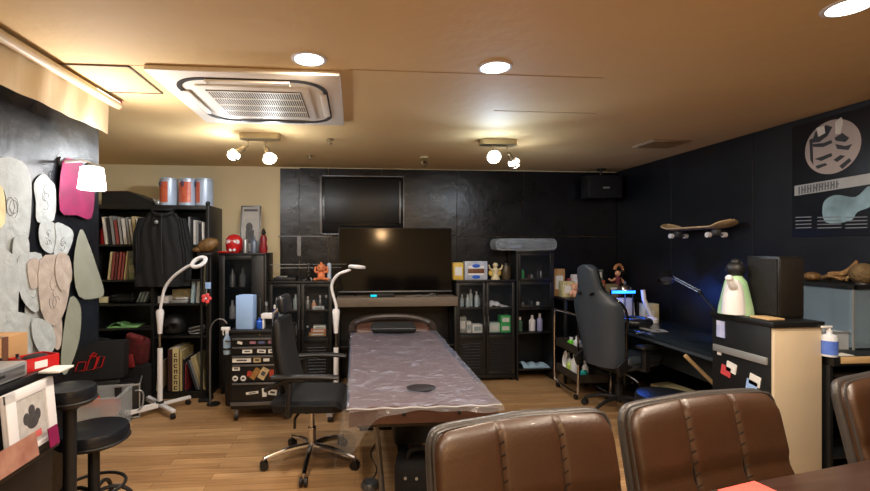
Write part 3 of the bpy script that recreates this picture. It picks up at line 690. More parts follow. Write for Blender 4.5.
# dark slim rack with tag and arched rod between bookcase and cabinet
t = T('garment_rack', 'slim black rack with hanging straps between bookcase and narrow cabinet', 'rack', (-1.40, 4.44, 0))
for x in (-.045, .035):
    MB().cyl((x, 0, 0), (x, 0, 1.38), .012).build('post', M_bkp, t)
MB().box((-.07, -.05, 1.37), (.06, .05, 1.395), .004).build('top_tray', M_bkp, t)
MB().box((-.06, -.06, 0), (.05, .06, .03), .004).build('base', M_bkp, t)
for i, x in enumerate((-.03, 0, .02)): MB().tube([(x, -.02, 1.37), (x-.01, -.03, 1.1), (x+.01, -.03, .9)], .01, 6, smooth=4).build('strap', [M_bkf, mat('olive_cloth', S(70, 66, 50), .8), M_bkf][i], t)
MB().box((.005, -.05, 1.06), (.055, -.045, 1.12)).build('tag', M_lblue, t)
t2 = T('pink_flower_charm', 'small pink-red flower charm hanging on the slim rack', 'charm', (-1.385, 4.385, .97))
mb = MB()
for k in range(5): mb.sph((.03*math.cos(k*1.257), 0, .03*math.sin(k*1.257)), .02, (1, .35, 1), u=10, v=6)
mb.build('petals', mat('coral_red', S(235, 80, 85), .5), t2)
MB().sph((0, -.01, 0), .01).build('centre', M_white, t2)
MB().cyl((0, .004, .02), (0, .012, .12), .0015, n=6).build('cord', M_white, t2)
t = T('stuffed_creature', 'golden brown scaly shell ornament beside the red roly-poly doll', 'ornament', (-1.385, 4.44, 1.395))
MB().sph((0, 0, .072), .095, (1.1, .75, .72), (0, -18, 0), 24, 14).build('shell', M_gold, t)
MB().sph((-.09, -.02, .03), .035, (1.4, .8, .8)).build('head', M_gold, t)
MB().obox((.05, .02, .12), (.07, .03, .03), (0, 20, 30), .008).sph((.02, 0, .125), .02).build('crest', mat('greenish_grey', S(110, 125, 115), .6), t)
t = T('arched_rod', 'grey arched metal rod stand left of the tool cart', 'stand', (-1.30, 4.32, 0))
MB().tube([(-.03, 0, .012), (-.03, 0, .6), (-.02, 0, .72), (.03, 0, .78), (.09, 0, .78), (.12, 0, .74)], .008, 8, smooth=4).build('rod', M_grey, t)
MB().lathe([(0, 0), (.06, 0), (.06, .012), (0, .012)]).build('base', M_bkp, t)
t = T('waste_bin', 'dark waste bin in the shadow left of the tool cart', 'bin', (-1.12, 4.32, 0))
MB().lathe([(0, 0), (.07, 0), (.09, .5), (.083, .5), (.064, .01), (0, .01)], n=24).build('bin', M_bkp, t)
MB().lathe([(.082, .5), (.094, .5), (.094, .52), (.082, .52)], n=24).build('rim', M_bkf, t)
# ================================================================ TOOL CART
TX0, TX1, TY0, TY1 = -1.03, -.545, 3.86, 4.26
t = T('tool_cart', 'black rolling tool cabinet with stickers on its drawers', 'tool cart', (TX0, TY0, 0))
w_ = TX1-TX0; d_ = TY1-TY0
MB().box((0, .02, .10), (w_, d_, .735), .006).build('cabinet_body', M_bk, t)
MB().box((-.01, -.005, .735), (w_+.01, d_, .76), .006).build('top_tray', M_bkp, t)
zs = [.70, .628, .555, .482, .33, .165]
for i in range(5):
    z1 = zs[i]-.006; z0 = zs[i+1]+.006
    dr = MB().box((.02, .0, z0), (w_-.02, .02, z1), .003).build('drawer', M_bkg if 0 else M_bk, t)
    MB().box((.02, -.014, z1-.012), (w_-.02, .004, z1+.002), .002).build('handle', M_grey, dr)
MB().box((.0, .0, .135), (w_, .02, .165), .003).build('bottom_rail', M_grey, t)
MB().cyl((w_*.5, -.003, .722), (w_*.5, -.0, .722), .008).build('lock', M_chrome, t)
drs = [o for o in t.children if o.name.startswith('drawer')]
stick = [(0, .06, .04, .022, 15, 'white'), (0, .16, .05, .02, 0, 'pink'), (0, .23, .05, .02, 0, 'blue'), (0, .31, .06, .025, 10, 'pink'), (1, .10, .08, .03, 0, 'white'), (1, .22, .07, .03, 5, 'white'), (1, .31, .06, .03, -5, 'white'),
 (2, .02, .15, .035, 0, 'white'), (2, .19, .06, .04, 0, 'cream'), (2, .27, .05, .025, 0, 'white'), (3, .02, .06, .03, 0, 'white'), (3, .02, .045, .045, 0, 'white'), (3, .085, .045, .045, 0, 'white'), (3, .14, .035, .045, 10, 'red'), (3, .18, .045, .1, 35, 'tan'), (3, .24, .06, .1, 30, 'cream'), (3, .32, .035, .06, 0, 'red'),
 (4, .13, .10, .02, -6, 'white'), (4, .26, .035, .07, -4, 'white'), (4, .31, .07, .045, 8, 'white')]
scol = {'white': M_wpaper, 'pink': mat('sticker_pink', S(160, 110, 130), .5, var=.4, nscale=60), 'blue': mat('sticker_blue', S(85, 95, 140), .5, var=.4, nscale=60), 'cream': mat('sticker_cream', S(190, 170, 130), .5, var=.4, nscale=50), 'red': mat('sticker_red', S(170, 60, 45), .5, var=.3, nscale=50), 'tan': mat('sticker_tan', S(150, 110, 60), .5, var=.4, nscale=50)}
sdark = mat('sticker_ink', S(70, 70, 78), .6)
for k, (di, x, ww, hh, rot, cn) in enumerate(stick):
    z1 = zs[di]-.018; z0 = zs[di+1]+.006; zc = (z0+z1)/2
    if k == 10: zc = z1-.02
    if k in (11, 12): zc = z0+.028
    if ww == hh:
        s = MB().cyl((x+ww/2, -.0005, zc), (x+ww/2, -.0025, zc), ww/2, n=20)
    else: s = MB().obox((x+ww/2, -.0015, zc), (ww, .002, hh), (0, rot, 0))
    s = s.build('sticker', scol[cn], drs[di])
    if ww > .055 or ww == hh: MB().obox((x+ww/2, -.0032, zc), (ww*.55, .0012, hh*.35), (0, rot, 0)).build('sticker_print', sdark, s)
for x in (.04, w_-.04):
    for y in (.05, d_-.05):
        c = MB().cyl((x, y, .06), (x, y, .10), .02).obox((x, y, .055), (.034, .04, .05), (0, 0, 0), .004).build('caster', M_grey, t)
        MB().cyl((x-.012, y, .033), (x+.012, y, .033), .032).build('wheel', M_bkp, c)
for z in (.70, .40): pass
ht = MB().tube([(-.01, .06, .66), (-.05, .06, .66), (-.05, .34, .66), (-.01, .34, .66)], .008, 8).build('side_handle', M_grey, t)
# spray bottle hung on the side handle
t = T('spray_bottle', 'pale blue spray bottle at the left side of the tool cart', 'spray bottle', (-1.085, 3.98, .54))
MB().lathe([(0, 0), (.03, 0), (.032, .02), (.032, .12), (.014, .16), (.014, .18), (0, .18)], n=20).build('bottle', mat('bottle_paleblue', S(165, 195, 225), .3, var=.04), t)
MB().cyl((0, 0, .175), (0, 0, .20), .016).obox((-.012, 0, .215), (.075, .022, .03), (0, 0, 0), .006).build('spray_head', M_white, t)
MB().tube([(-.03, 0, .205), (-.035, 0, .175), (-.028, 0, .16)], .005, 6).build('trigger', M_white, t)
MB().lathe([(.034, .04), (.038, .04), (.038, .055), (.034, .055), (.034, .04)], n=18).tube([(.036, 0, .048), (.055, 0, .048), (.055, 0, .12), (.01, 0, .125)] if 0 else [(.036, 0, .048), (.05, 0, .048)], .005, 6).build('holder_ring', M_bkp, t)
# things on the cart
tb = .76
t = T('blue_towel_box', 'tall pale blue paper box standing on the tool cart', 'box', (-.92, 3.97, tb), R(-6))
MB().box((-.075, -.05, 0), (.068, .05, .28), .002).build('carton', M_lblue, t)
MB().box((-.05, -.04, .28), (.04, .04, .284), .001).build('top_flap', M_lblue, t)
def bottle(x, y, z, r, h, m, lb, name='bottle', cap=None, grp=None):
    t = T(name, lb, 'bottle', (x, y, z), 0, grp)
    MB().lathe([(0, 0), (r*.95, 0), (r, h*.03), (r, h*.66), (r*.45, h*.8), (r*.4, h*.84), (0, h*.84)], n=18).build('bottle_body', m, t)
    MB().cyl((0, 0, h*.82), (0, 0, h), r*.45).build('cap', cap or M_white, t); return t
bottle(-.805, 3.94, tb, .028, .09, M_blue, 'blue bottle right of the pale blue box on the tool cart', cap=M_blue)
bottle(-.79, 4.14, tb, .03, .2, M_bkp, 'black bottle at the back of the tool cart', cap=M_silver)
bottle(-.72, 4.16, tb, .022, .17, mat('navy_plastic', S(40, 50, 100), .4), 'navy blue bottle at the back of the tool cart')
bottle(-.66, 4.12, tb, .026, .24, mat('tinted_bottle', S(95, 105, 115), .3), 'tall grey bottle at the back right of the tool cart', cap=M_grey)
t = T('white_dispenser', 'white holder on legs beside the blue bottle on the tool cart', 'dispenser', (-.73, 3.96, tb))
MB().box((-.06, -.045, .085), (.05, .045, .125), .004).build('tray', M_white, t)
for x in (-.045, .04): MB().box((x-.008, -.035, 0), (x+.008, .035, .085), .002).build('leg', M_white, t)
t = T('green_cloth', 'folded green cloth at the right of the tool cart top', 'cloth', (-.62, 3.97, tb))
MB().grid(12, 10, lambda u, v: Vector((-.07+.14*u, -.07+.14*v, .012+.035*math.sin(PI*u)*math.sin(PI*v)+.006*math.sin(u*18))), .008).build('cloth', M_green, t)

# ================================================================ LOUVRED GLASS CABINETS (two alike)
def louvre_cab(loc, label, W_=.645, D_=.32, H=1.095, left_open=False):
    t = T('glass_door_cabinet', label, 'cabinet', loc, 0, None)
    MB().box((0, .02, .04), (.02, D_, H-.02), .002).build('side_panel', M_bk, t)
    MB().box((W_-.02, .02, .04), (W_, D_, H-.02), .002).build('side_panel', M_bk, t)
    MB().box((-.005, .0, H-.025), (W_+.005, D_, H), .003).build('top_panel', M_bk, t)
    MB().box((0, D_-.012, .04), (W_, D_, H-.02), .001).build('back_panel', M_bk, t)
    MB().box((0, .02, .04), (W_, D_, .06), .001).build('bottom_panel', M_bk, t)
    for z in (.515, .79): MB().box((.02, .025, z-.012), (W_-.02, D_-.012, z), .001).build('shelf', M_bk, t)
    MB().box((0, .0, .035), (W_, .02, .07), .001).build('bottom_rail', M_bk, t)
    for k in range(2):
        x0 = .004+k*(W_/2); x1 = x0+W_/2-.008
        m = MB(); fr = .032; zb = .455
        m.box((x0, 0, .075), (x0+fr, .018, H-.03), .001); m.box((x1-fr, 0, .075), (x1, .018, H-.03), .001)
        for z0, z1 in ((.075, .11), (zb, zb+.045), (.775, .80), (H-.065, H-.03)): m.box((x0+fr, 0, z0), (x1-fr, .018, z1), .001)
        m.box((x0+fr, .008, .11), (x1-fr, .014, zb))
        d = m.build('door', M_bk, t)
        MB().box((x0+fr, .006, zb+.045), (x1-fr, .009, H-.065)).build('pane', M_glass, d)
        lv = MB()
        for i in range(9): lv.obox(((x0+x1)/2, .002, .15+i*.032), (x1-x0-.12, .014, .005), (-35, 0, 0))
        lv.build('louvers', M_grey if 0 else mat('louver_metal', S(46, 49, 53), .35, .3), d)
        MB().cyl(((x1-.016 if k == 0 else x0+.016), -.012, .60), ((x1-.016 if k == 0 else x0+.016), -.012, .70), .005).build('handle', M_grey, d)
    for x in (.02, W_-.02):
        for y in (.04, D_-.03): MB().cyl((x, y, 0), (x, y, .045), .014).build('foot', M_bkp, t)
    return t
G1 = (-.885, 4.77, 0); G2 = (1.085, 4.80, 0)
c1 = louvre_cab(G1, 'black cabinet with glass doors under the model helicopter')
c2 = dup(c1, G2, label='black cabinet with glass doors right of the television stand')
def cbox(x, y, z, w, d, h, m, lb, name='small_box', grp=None, rz=0, cat='box'):
    t = T(name, lb, cat, (x, y, z), R(rz), grp)
    MB().box((-w/2, -d/2, 0), (w/2, d/2, h), .002).build('carton', m, t)
    MB().box((-w*.35, -d/2-.001, h*.25), (w*.35, -d/2, h*.75)).build('label', scol['white'] if m not in (M_white, M_wpaper) else mat('pale_label', S(150, 170, 175), .6, var=.3, nscale=40), t)
    return t
# inside the right cabinet
y = G2[1]+.13; x = G2[0]; g = 'supplies behind the glass of the right cabinet'
wm = mat('clear_bottle_white', S(190, 205, 210), .3, var=.05)
for i, (dx, h) in enumerate(((.05, .11), (.10, .13), (.15, .14), (.20, .19), (.25, .17), (.285, .12))):
    bottle(x+dx, y+(i % 2)*.06, .79, .022, h, wm, ['short', 'second', 'third', 'tallest', 'fifth', 'rightmost'][i]+' pale bottle in the upper left compartment of the right cabinet', 'pale_bottle', M_white, g)
t = T('folded_cloths', 'heap of white cloths in the upper right compartment', 'cloth', (x+.47, y, .791))
MB().grid(14, 8, lambda u, v: Vector((-.13+.26*u, -.08+.16*v, .005+.075*math.sin(PI*min(1, u*1.1+.05))*(1-u*.5)*math.sin(PI*(v*.8+.1))+.006*math.sin(u*25))), .01).build('cloth', M_white, t)
cbox(x+.08, y, .516, .09, .1, .17, mat('grey_carton', S(150, 155, 148), .6), 'grey carton in the lower left compartment of the right cabinet', grp=g)
cbox(x+.15, y-.02, .516, .05, .1, .12, M_wpaper, 'narrow white carton beside the grey one', grp=g)
cbox(x+.24, y-.03, .516, .11, .1, .09, M_wpaper, 'low white carton in the lower left compartment', grp=g)
cbox(x+.42, y, .516, .15, .12, .10, mat('pale_green_carton', S(195, 215, 205), .6), 'pale greenish carton in the lower right compartment', grp=g)
for k in range(2): cbox(x+.555, y-.02, .516+k*.092, .11, .12, .09, M_green, ['lower', 'upper'][k]+' of the two green cartons stacked in the right cabinet', 'green_carton', 'green cartons')
# inside the left cabinet
x, y, _ = G1; y += .13; g = 'supplies behind the glass of the left cabinet'
rnd = random.Random(9)
cols = [M_grey, wm, M_silver, M_bkp, M_white, M_skin, wm, M_orange]
wh = ['in the upper compartment', 'in the lower compartment']
nm = ['first', 'second', 'third', 'fourth', 'fifth']
for s, z in enumerate((.79, .516)):
    for side in range(2):
        for k in range(4):
            h = rnd.uniform(.09, .17)
            if s == 1 and side == 1 and k > 0: continue
            bottle(x+.06+side*.32+k*.066, y+rnd.uniform(-.03, .05), z, .024, h, cols[(k*3+s+side*2) % 8], nm[k]+' bottle from the left '+wh[s]+' of the '+('left' if side == 0 else 'right')+' door under the helicopter', 'supply_bottle', M_white, g)
cbox(x+.50, y-.03, .79, .12, .08, .035, M_white, 'flat white carton in the upper right compartment under the helicopter', grp=g)
for k, (m, w2) in enumerate(((M_card, .18), (mat('coral_carton', S(215, 130, 100), .6), .16), (M_wpaper, .13))):
    cbox(x+.49+.01*k, y-.02, .516+k*.035, w2, .1, .033, m, ['brown carton lowest in the stack', 'coral carton in the middle of the stack', 'white carton topmost in the stack'][k]+' under the helicopter cabinet glass', 'flat_carton', 'flat cartons in the left cabinet')
# on the left cabinet: helicopter, figure, tube, black box
t = T('model_helicopter', 'black model helicopter with long rotor blades on the cabinet', 'model helicopter', (-.49, 4.88, 1.095))
MB().sph((0, -.02, .06), .042, (.85, 1.5, 1)).build('fuselage', mat('heli_body', S(52, 50, 40), .35, var=.5, nscale=50), t)
MB().sph((0, -.06, .065), .028, (.8, 1, .8)).build('canopy', M_glassd, t)
MB().cyl((0, .03, .065), (0.0, .2, .075), .014, .006).build('tail_boom', M_bkp, t)
MB().obox((0, .2, .10), (.004, .05, .07), (0, 0, 0), .001).build('tail_fin', M_bkp, t)
MB().cyl((0, 0, .09), (0, 0, .175), .006).sph((0, 0, .172), .014).sph((0, 0, .135), .013).build('rotor_mast', M_grey, t)
for z, a in ((.172, 4), (.135, 184)):
    for s in (0, 180):
        q = R(a+s); M = Matrix.Translation((0, 0, z)) @ Matrix.Rotation(q, 4, 'Z')
        MB().box((.015, -.008, -.0015), (.40 if z > .15 else .34, .008, .0015), .001, M=M).build('rotor_blade', M_silver, t)
for s in (-1, 1):
    sk = MB().tube([(s*.04, -.10, .015), (s*.04, -.08, .006), (s*.04, .06, .006)], .004, 6).build('skid', M_silver, t)
    for yy in (-.05, .03): MB().cyl((s*.04, yy, .006), (s*.015, yy, .04), .003, n=8).build('strut', M_silver, sk)
t = T('orange_doll', 'orange vinyl baby doll sitting with raised hands beside the helicopter', 'doll', (-.355, 4.83, 1.095), R(5))
MB().sph((0, 0, .055), .04, (1, .8, 1.2)).build('body', M_orange, t)
hd = MB().sph((0, -.005, .135), .046, (1.05, .95, 1)).sph((0, 0, .182), .012, (1, 1, 1.3)).build('head', M_orange, t)
for s in (-1, 1):
    MB().sph((s*.018, -.046, .14), .006).build('eye', M_bkp, hd)
    MB().tube([(s*.03, -.01, .09), (s*.065, -.02, .10), (s*.06, -.02, .135)], [.013, .010], 8, smooth=3).sph((s*.06, -.02, .14), .013).build('arm', M_orange, t)
    MB().tube([(s*.02, -.01, .025), (s*.05, -.05, .02), (s*.065, -.085, .02)], [.018, .013], 8, smooth=3).sph((s*.066, -.09, .022), .016).build('leg', M_orange, t)
MB().tube([(-.012, -.049, .118), (0, -.052, .114), (.012, -.049, .118)], .002, 6).build('mouth', M_reddark, hd)
t = T('white_tube', 'pale blue-white upright tube right of the orange doll', 'tube', (-.275, 4.86, 1.095))
MB().lathe([(0, 0), (.022, 0), (.022, .17), (.016, .185), (0, .188)], n=20).build('tube_body', mat('tube_white', S(195, 212, 235), .35, var=.03), t)
MB().cyl((0, 0, -.0), (0, 0, .02), .025).build('cap', M_silver, t)
t = T('flat_black_box', 'flat black box left of the helicopter on the cabinet', 'box', (-.74, 4.9, 1.095))
MB().box((-.11, -.08, 0), (.12, .08, .035), .004).build('case', M_bkp, t)
MB().box((-.08, -.05, .035), (.03, .03, .05), .003).build('lid', M_grey, t)

# ================================================================ TV + stand + upper frame
VX0, VX1 = -.19, 1.075
t = T('tv_stand', 'grey wooden board stand with dark side panels under the television', 'stand', ((VX0+VX1)/2, 4.9, 0))
hw = (VX1-VX0)/2
MB().box((-hw, -.19, .83), (hw, .2, .925), .004).build('top_board', M_shelfwood, t)
for s in (-1, 1): MB().box((s*hw-(.03 if s > 0 else 0), -.17, 0), (s*hw+(.03 if s < 0 else 0), .2, .83), .003).build('side_panel', M_bk, t)
MB().box((-hw+.03, .18, 0), (hw-.03, .2, .83), 0).build('back_panel', M_bk, t)
MB().box((-hw+.03, -.15, .40), (hw-.03, .18, .42), .002).build('shelf', M_bk, t)
t = T('television', 'large black flat television on the grey wooden board', 'television', (.44, 4.93, .925))
MB().box((-.62, 0, .035), (.62, .035, .735), .004).build('housing', M_bkp, t)
MB().box((-.612, -.003, .052), (.612, .001, .728)).build('screen', mat('tv_screen', S(7, 8, 9), .10, var=.1, spec=.4), t)
MB().box((-.62, -.006, .033), (.62, .002, .048), .001).build('bottom_bezel', M_grey, t)
for s in (-1, 1): MB().tube([(s*.42, .02, .035), (s*.44, -.07, .003), (s*.44, .09, .003)] if 0 else [(s*.44, -.08, .004), (s*.42, .015, .04), (s*.44, .1, .004)], .006, 6).build('foot', M_bkp, t)
t = T('set_top_box', 'small black box with a teal light in front of the television', 'set-top box', (.28, 4.79, .925))
MB().box((-.13, -.05, .0), (.13, .05, .035), .004).build('case', M_bkp, t)
MB().box((-.122, -.0525, .006), (-.055, -.05, .028)).build('teal_display', M_tealled, t)
t = T('tv_cables', 'thin pale cables lying on the board under the television', 'cables', (.62, 4.78, .925))
MB().tube([(-.08, 0, .004), (0, .02, .006), (.05, -.02, .02), (.12, .01, .004), (.2, .0, .03), (.24, .02, .004)], .004, 6, smooth=5).build('cable', M_silver, t)
t = T('wall_panel_frame', 'large black framed panel on the wall above the television', 'panel', (-.02, 5.115, 0))
fx0, fx1, fz0, fz1 = -.37, .55, 1.585, 2.245
fx0 = W(320, 200, Y=5.1).x+.02; fx1 = W(404, 200, Y=5.1).x+.02
MB().box((fx0, -.03, fz0), (fx1, .01, fz1), .002).build('panel', mat('panel_black', S(16, 18, 21), .22, var=.1), t)
mb = MB(); e = .012
for a, b in (((fx0, fz0), (fx1, fz0+e)), ((fx0, fz1-e), (fx1, fz1)), ((fx0, fz0), (fx0+e*2, fz1)), ((fx1-e, fz0), (fx1, fz1))): mb.box((a[0], -.042, a[1]), (b[0], -.03, b[1]), .001)
mb.build('metal_frame', M_grey, t)
s = MB().box((fx0+.05, -.04, fz0+.13), (fx1-.055, -.03, fz1-.04), .003).build('screen', mat('panel_screen', S(10, 12, 15), .38, var=.1), t)
MB().box((fx1-.055, -.046, fz0+.13), (fx1-.04, -.03, fz1-.06), .001).build('edge_strip', M_grey, t)
# tall dark cabinet right
HX0, HX1, HY0, HY1, HZ = 1.745, 2.165, 4.80, 5.11, 1.41
t = T('tall_dark_cabinet', 'tall black cabinet with glass doors and an open bottom shelf', 'cabinet', (HX0, HY0, 0))
W_ = HX1-HX0; D_ = HY1-HY0
for x in (0, W_-.02): MB().box((x, 0, 0), (x+.02, D_, HZ-.02), .002).build('side_panel', M_bk, t)
MB().box((-.003, -.005, HZ-.025), (W_+.003, D_, HZ), .002).build('top_panel', M_bk, t)
MB().box((.02, D_-.012, .1), (W_-.02, D_, HZ-.025), 0).build('back_panel', M_bk, t)
SH = [.12, .52, .78, 1.08]
for z in SH: MB().box((.02, .01, z-.015), (W_-.02, D_-.012, z), .001).build('shelf', M_bk, t)
for z0, z1 in ((.79, 1.065), (1.085, 1.38)):
    m = MB(); m.box((.02, -.008, z0), (.05, .006, z1), .001); m.box((W_-.05, -.008, z0), (W_-.02, .006, z1), .001); m.box((.05, -.008, z0), (W_-.05, .006, z0+.025), .001); m.box((.05, -.008, z1-.025), (W_-.05, .006, z1), .001)
    d = m.build('door', M_bk, t); MB().box((.05, -.003, z0+.025), (W_-.05, -.001, z1-.025)).build('pane', M_glass, d)
g = 'small things behind the tall cabinet glass'
rnd = random.Random(2); pc = [M_yellow, M_green, M_reddark, M_silver, M_bkp, M_grey, M_wpaper, M_bkp]
for s, z in enumerate((1.08, .78)):
    for k in range(6):
        h = rnd.uniform(.05, .1) if s else rnd.uniform(.07, .15)
        bottle(HX0+.07+k*.052, HY0+.1+.05*(k % 2), z, .018, h, pc[(k+s*2) % 8], nm[k if k < 5 else 4].replace('fifth', 'fifth' if k == 4 else 'sixth')+' little bottle from the left on the '+('upper' if s == 0 else 'second')+' shelf of the tall cabinet', 'small_bottle', M_bkp, g)
bottle(HX0+.22, HY0+.12, .52, .035, .17, M_white, 'white bottle on the third shelf of the tall cabinet')
bottle(HX0+.30, HY0+.1, .52, .03, .19, mat('lilac_plastic', S(150, 150, 190), .4), 'lilac bottle on the third shelf of the tall cabinet')
bottle(HX0+.08, HY0+.12, .52, .028, .15, mat('dull_green', S(70, 100, 80), .4), 'dull green bottle on the third shelf of the tall cabinet')
t = T('light_blue_cloths', 'crumpled pale blue cloths on the bottom shelf of the tall cabinet', 'cloth', (HX0+.24, HY0+.13, .12))
MB().grid(20, 12, lambda u, v: Vector((-.15+.3*u, -.1+.2*v, .008+.05*math.sin(PI*v)*(.7+.3*math.sin(u*17))*(1-.35*u))), .01).build('cloth', mat('paleblue_cloth', S(150, 180, 200), .8, var=.1, nscale=20), t)
# wrapped case on top
t = T('plastic_wrapped_case', 'long dark case wrapped in clear plastic on top of the tall cabinet', 'case', (1.86, 4.92, HZ))
def rrect(a, b, r, y0, y1, mbx, k=6, z=0):
    pts = []
    for cx, cz, s0 in ((a-r, b-r, 0), (-a+r, b-r, 90), (-a+r, -b+r, 180), (a-r, -b+r, 270)):
        for i in range(k+1):
            q = R(s0+90*i/k); pts.append((cx+r*math.cos(q), y0, z+cz+r*math.sin(q)))
    mbx.poly(pts, (0, y1-y0, 0)); return mbx
pm = MB(); rrect(.345, .066, .055, -.10, .10, pm, z=.068)
pm.build('plastic_wrap', mat('wrap_plastic', S(175, 184, 190), .18, var=.3, nscale=12, bump=.8, bscale=18, alpha=.34), t)
cm = MB().box((-.30, -.08, .012), (.29, .08, .085), .012).build('dark_case', mat('case_dark', S(38, 40, 46), .35, var=.3, nscale=10), t)
MB().box((-.20, -.083, .03), (-.05, -.08, .06)).build('grey_blue_label', mat('label_greyblue', S(105, 115, 135), .5), cm)
MB().cyl((-.2, -.084, .045), (-.2, -.09, .045), .03).build('round_emblem', M_grey, cm)
MB().tube([(-.33, -.095, .02), (-.2, -.1, .008), (0, -.1, .006), (.2, -.1, .01), (.34, -.09, .03)], .006, 6, smooth=4).build('wrap_seam', M_silver, t)
MB().tube([(-.28, -.09, .12), (0, -.1, .118), (.15, -.1, .105), (.30, -.1, .08)], .004, 6, smooth=4).build('wrap_fold', M_silver, t)

# on the right louvred cabinet
z = 1.095; y = 4.9
cbox(1.115, y, z, .11, .1, .185, M_yellow, 'yellow printed box at the left end of the right cabinet top', 'printed_box')
t = cbox(1.31, y, z, .25, .1, .20, mat('kit_box_blue', S(110, 130, 165), .5, var=.5, nscale=14, col2=S(215, 215, 215)), 'white and blue printed model box on the right cabinet', 'model_box')
MB().box((-.09, -.053, .07), (.09, -.051, .12), .001).build('brown_picture', mat('kit_brown', S(110, 70, 45), .5, var=.4, nscale=30), t)
for zz in (.03, .15): MB().sph((0, -.052, zz), .045, (1, .05, .45)).build('blue_emblem', M_blue, t)
t = T('gold_figurine', 'cream and gold figurine standing right of the model box', 'figurine', (1.53, y-.03, z))
MB().lathe([(0, 0), (.05, 0), (.04, .03), (.03, .07), (.038, .1), (.02, .13), (0, .135)], n=18).build('body', mat('figurine_cream', S(205, 190, 150), .4, var=.3, nscale=40), t)
MB().sph((0, 0, .155), .03).build('head', mat('figurine_cream', S(205, 190, 150)), t)
for s in (-1, 1):
    MB().tube([(s*.03, 0, .10), (s*.065, -.01, .12), (s*.075, -.01, .16)], [.012, .008], 8).build('arm', mat('figurine_cream', S(205, 190, 150)), t)
    MB().sph((s*.045, .02, .07), .03, (.9, .5, 1.2)).build('wing', M_yellow, t)
t = T('brown_jar', 'dark brown jar at the right end of the right cabinet top', 'jar', (1.66, y, z))
MB().lathe([(0, 0), (.045, 0), (.05, .03), (.05, .13), (.035, .16), (0, .16)], n=20).build('jar', mat('jar_brown', S(70, 58, 38), .35, var=.3), t)
MB().cyl((0, 0, .155), (0, 0, .18), .036).build('lid', M_bkp, t)
# ================================================================ TREATMENT BED
BW0, BW1, BN, BFAR = -.07, .71, 2.18, 4.12
t = T('treatment_bed', 'brown vinyl treatment bed in the middle of the room', 'treatment bed', (.335, 3.1, 0))
hw = .365; y0 = BN-3.1; y1 = 3.46-3.1; y2 = BFAR-3.1
def cushion(y0, y1, z, rise=0, round_end=False):
    mb = MB(); nu, nv = 24, 18
    def top(u, v):
        y = y0+(y1-y0)*v
        hwid = hw
        if round_end and v > .55: hwid = hw*(1-.30*((v-.55)/.45)**3)
        x = -hwid+2*hwid*u
        zz = z+rise*v-.012*(abs(2*u-1)**6)-.010*((v < .05)*(1-v/.05)**2)
        return Vector((x, y, zz))
    V = [[mb.bm.verts.new(top(i/nu, j/nv)) for j in range(nv+1)] for i in range(nu+1)]
    for i in range(nu):
        for j in range(nv): mb.bm.faces.new((V[i][j], V[i+1][j], V[i+1][j+1], V[i][j+1]))
    lo = {}
    ring = [V[i][0] for i in range(nu+1)]+[V[nu][j] for j in range(1, nv+1)]+[V[i][nv] for i in range(nu-1, -1, -1)]+[V[0][j] for j in range(nv-1, 0, -1)]
    a = [mb.bm.verts.new(v.co+Vector((0, 0, -.07))) for v in ring]
    n = len(ring)
    for i in range(n): mb.bm.faces.new((ring[i], ring[(i+1) % n], a[(i+1) % n], a[i]))
    mb.bm.faces.new(a)
    return mb
cu = cushion(y0, y1+.0, .68).build('mattress', M_bed, t, ang=60)
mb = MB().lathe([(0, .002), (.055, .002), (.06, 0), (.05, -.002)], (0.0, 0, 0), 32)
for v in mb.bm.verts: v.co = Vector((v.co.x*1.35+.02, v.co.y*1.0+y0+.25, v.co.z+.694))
mb.build('dark_oval_disc', mat('disc_dark', S(34, 30, 32), .4), cu)  # dark oval disc lying just above the film near the foot end
cushion(y1+.006, y2, .68, .035, True).build('head_mattress', M_bed, t, ang=60)
for x in (-.1, .17): MB().cyl((x, y0-.004, .645), (x, y0+.002, .645), .010).build('button', M_bkp, cu)
MB().box((-hw+.04, y0+.05, .565), (hw-.04, y2-.25, .608), .004).build('frame', M_bk, t)
MB().obox((.08, .18, .34), (.30, .45, .45), (0, 0, 0), .01).build('lift_housing', M_bk, t)
for s, yy in ((-1, -.55), (1, -.55)):
    MB().tube([(s*.24, yy, .57), (s*.20, yy+.06, .3), (s*.18, yy+.02, .04)], .016, 10).build('leg', M_grey, t)
MB().box((-.30, -.78, .0), (.30, -.74, .03), .004).build('foot_bar', M_bk, t); MB().box((-.30, .5, .0), (.30, .54, .03), .004).build('foot_bar', M_bk, t)
MB().box((-.04, -.76, .005), (.04, .52, .03), .004).build('base_rail', M_bk, t)
MB().tube([(-.36, y2-.12, .69), (-.35, y2+.0, .75), (-.2, y2+.08, .79), (0, y2+.10, .80), (.2, y2+.08, .79), (.35, y2+.0, .75), (.36, y2-.12, .69)], .034, 10, smooth=5).build('headrest_rim', mat('bed_rim_dark', S(48, 40, 38), .35), t)
MB().obox((0, y2-.01, .695), (.68, .26, .11), (8, 0, 0), .05, 4).build('head_cushion', M_bed, t)
for s in (-1, 1): MB().tube([(s*.25, y2-.1, .61), (s*.27, y2+.03, .66), (s*.30, y2+.02, .71)], .012, 8).build('headrest_arm', M_bk, t)
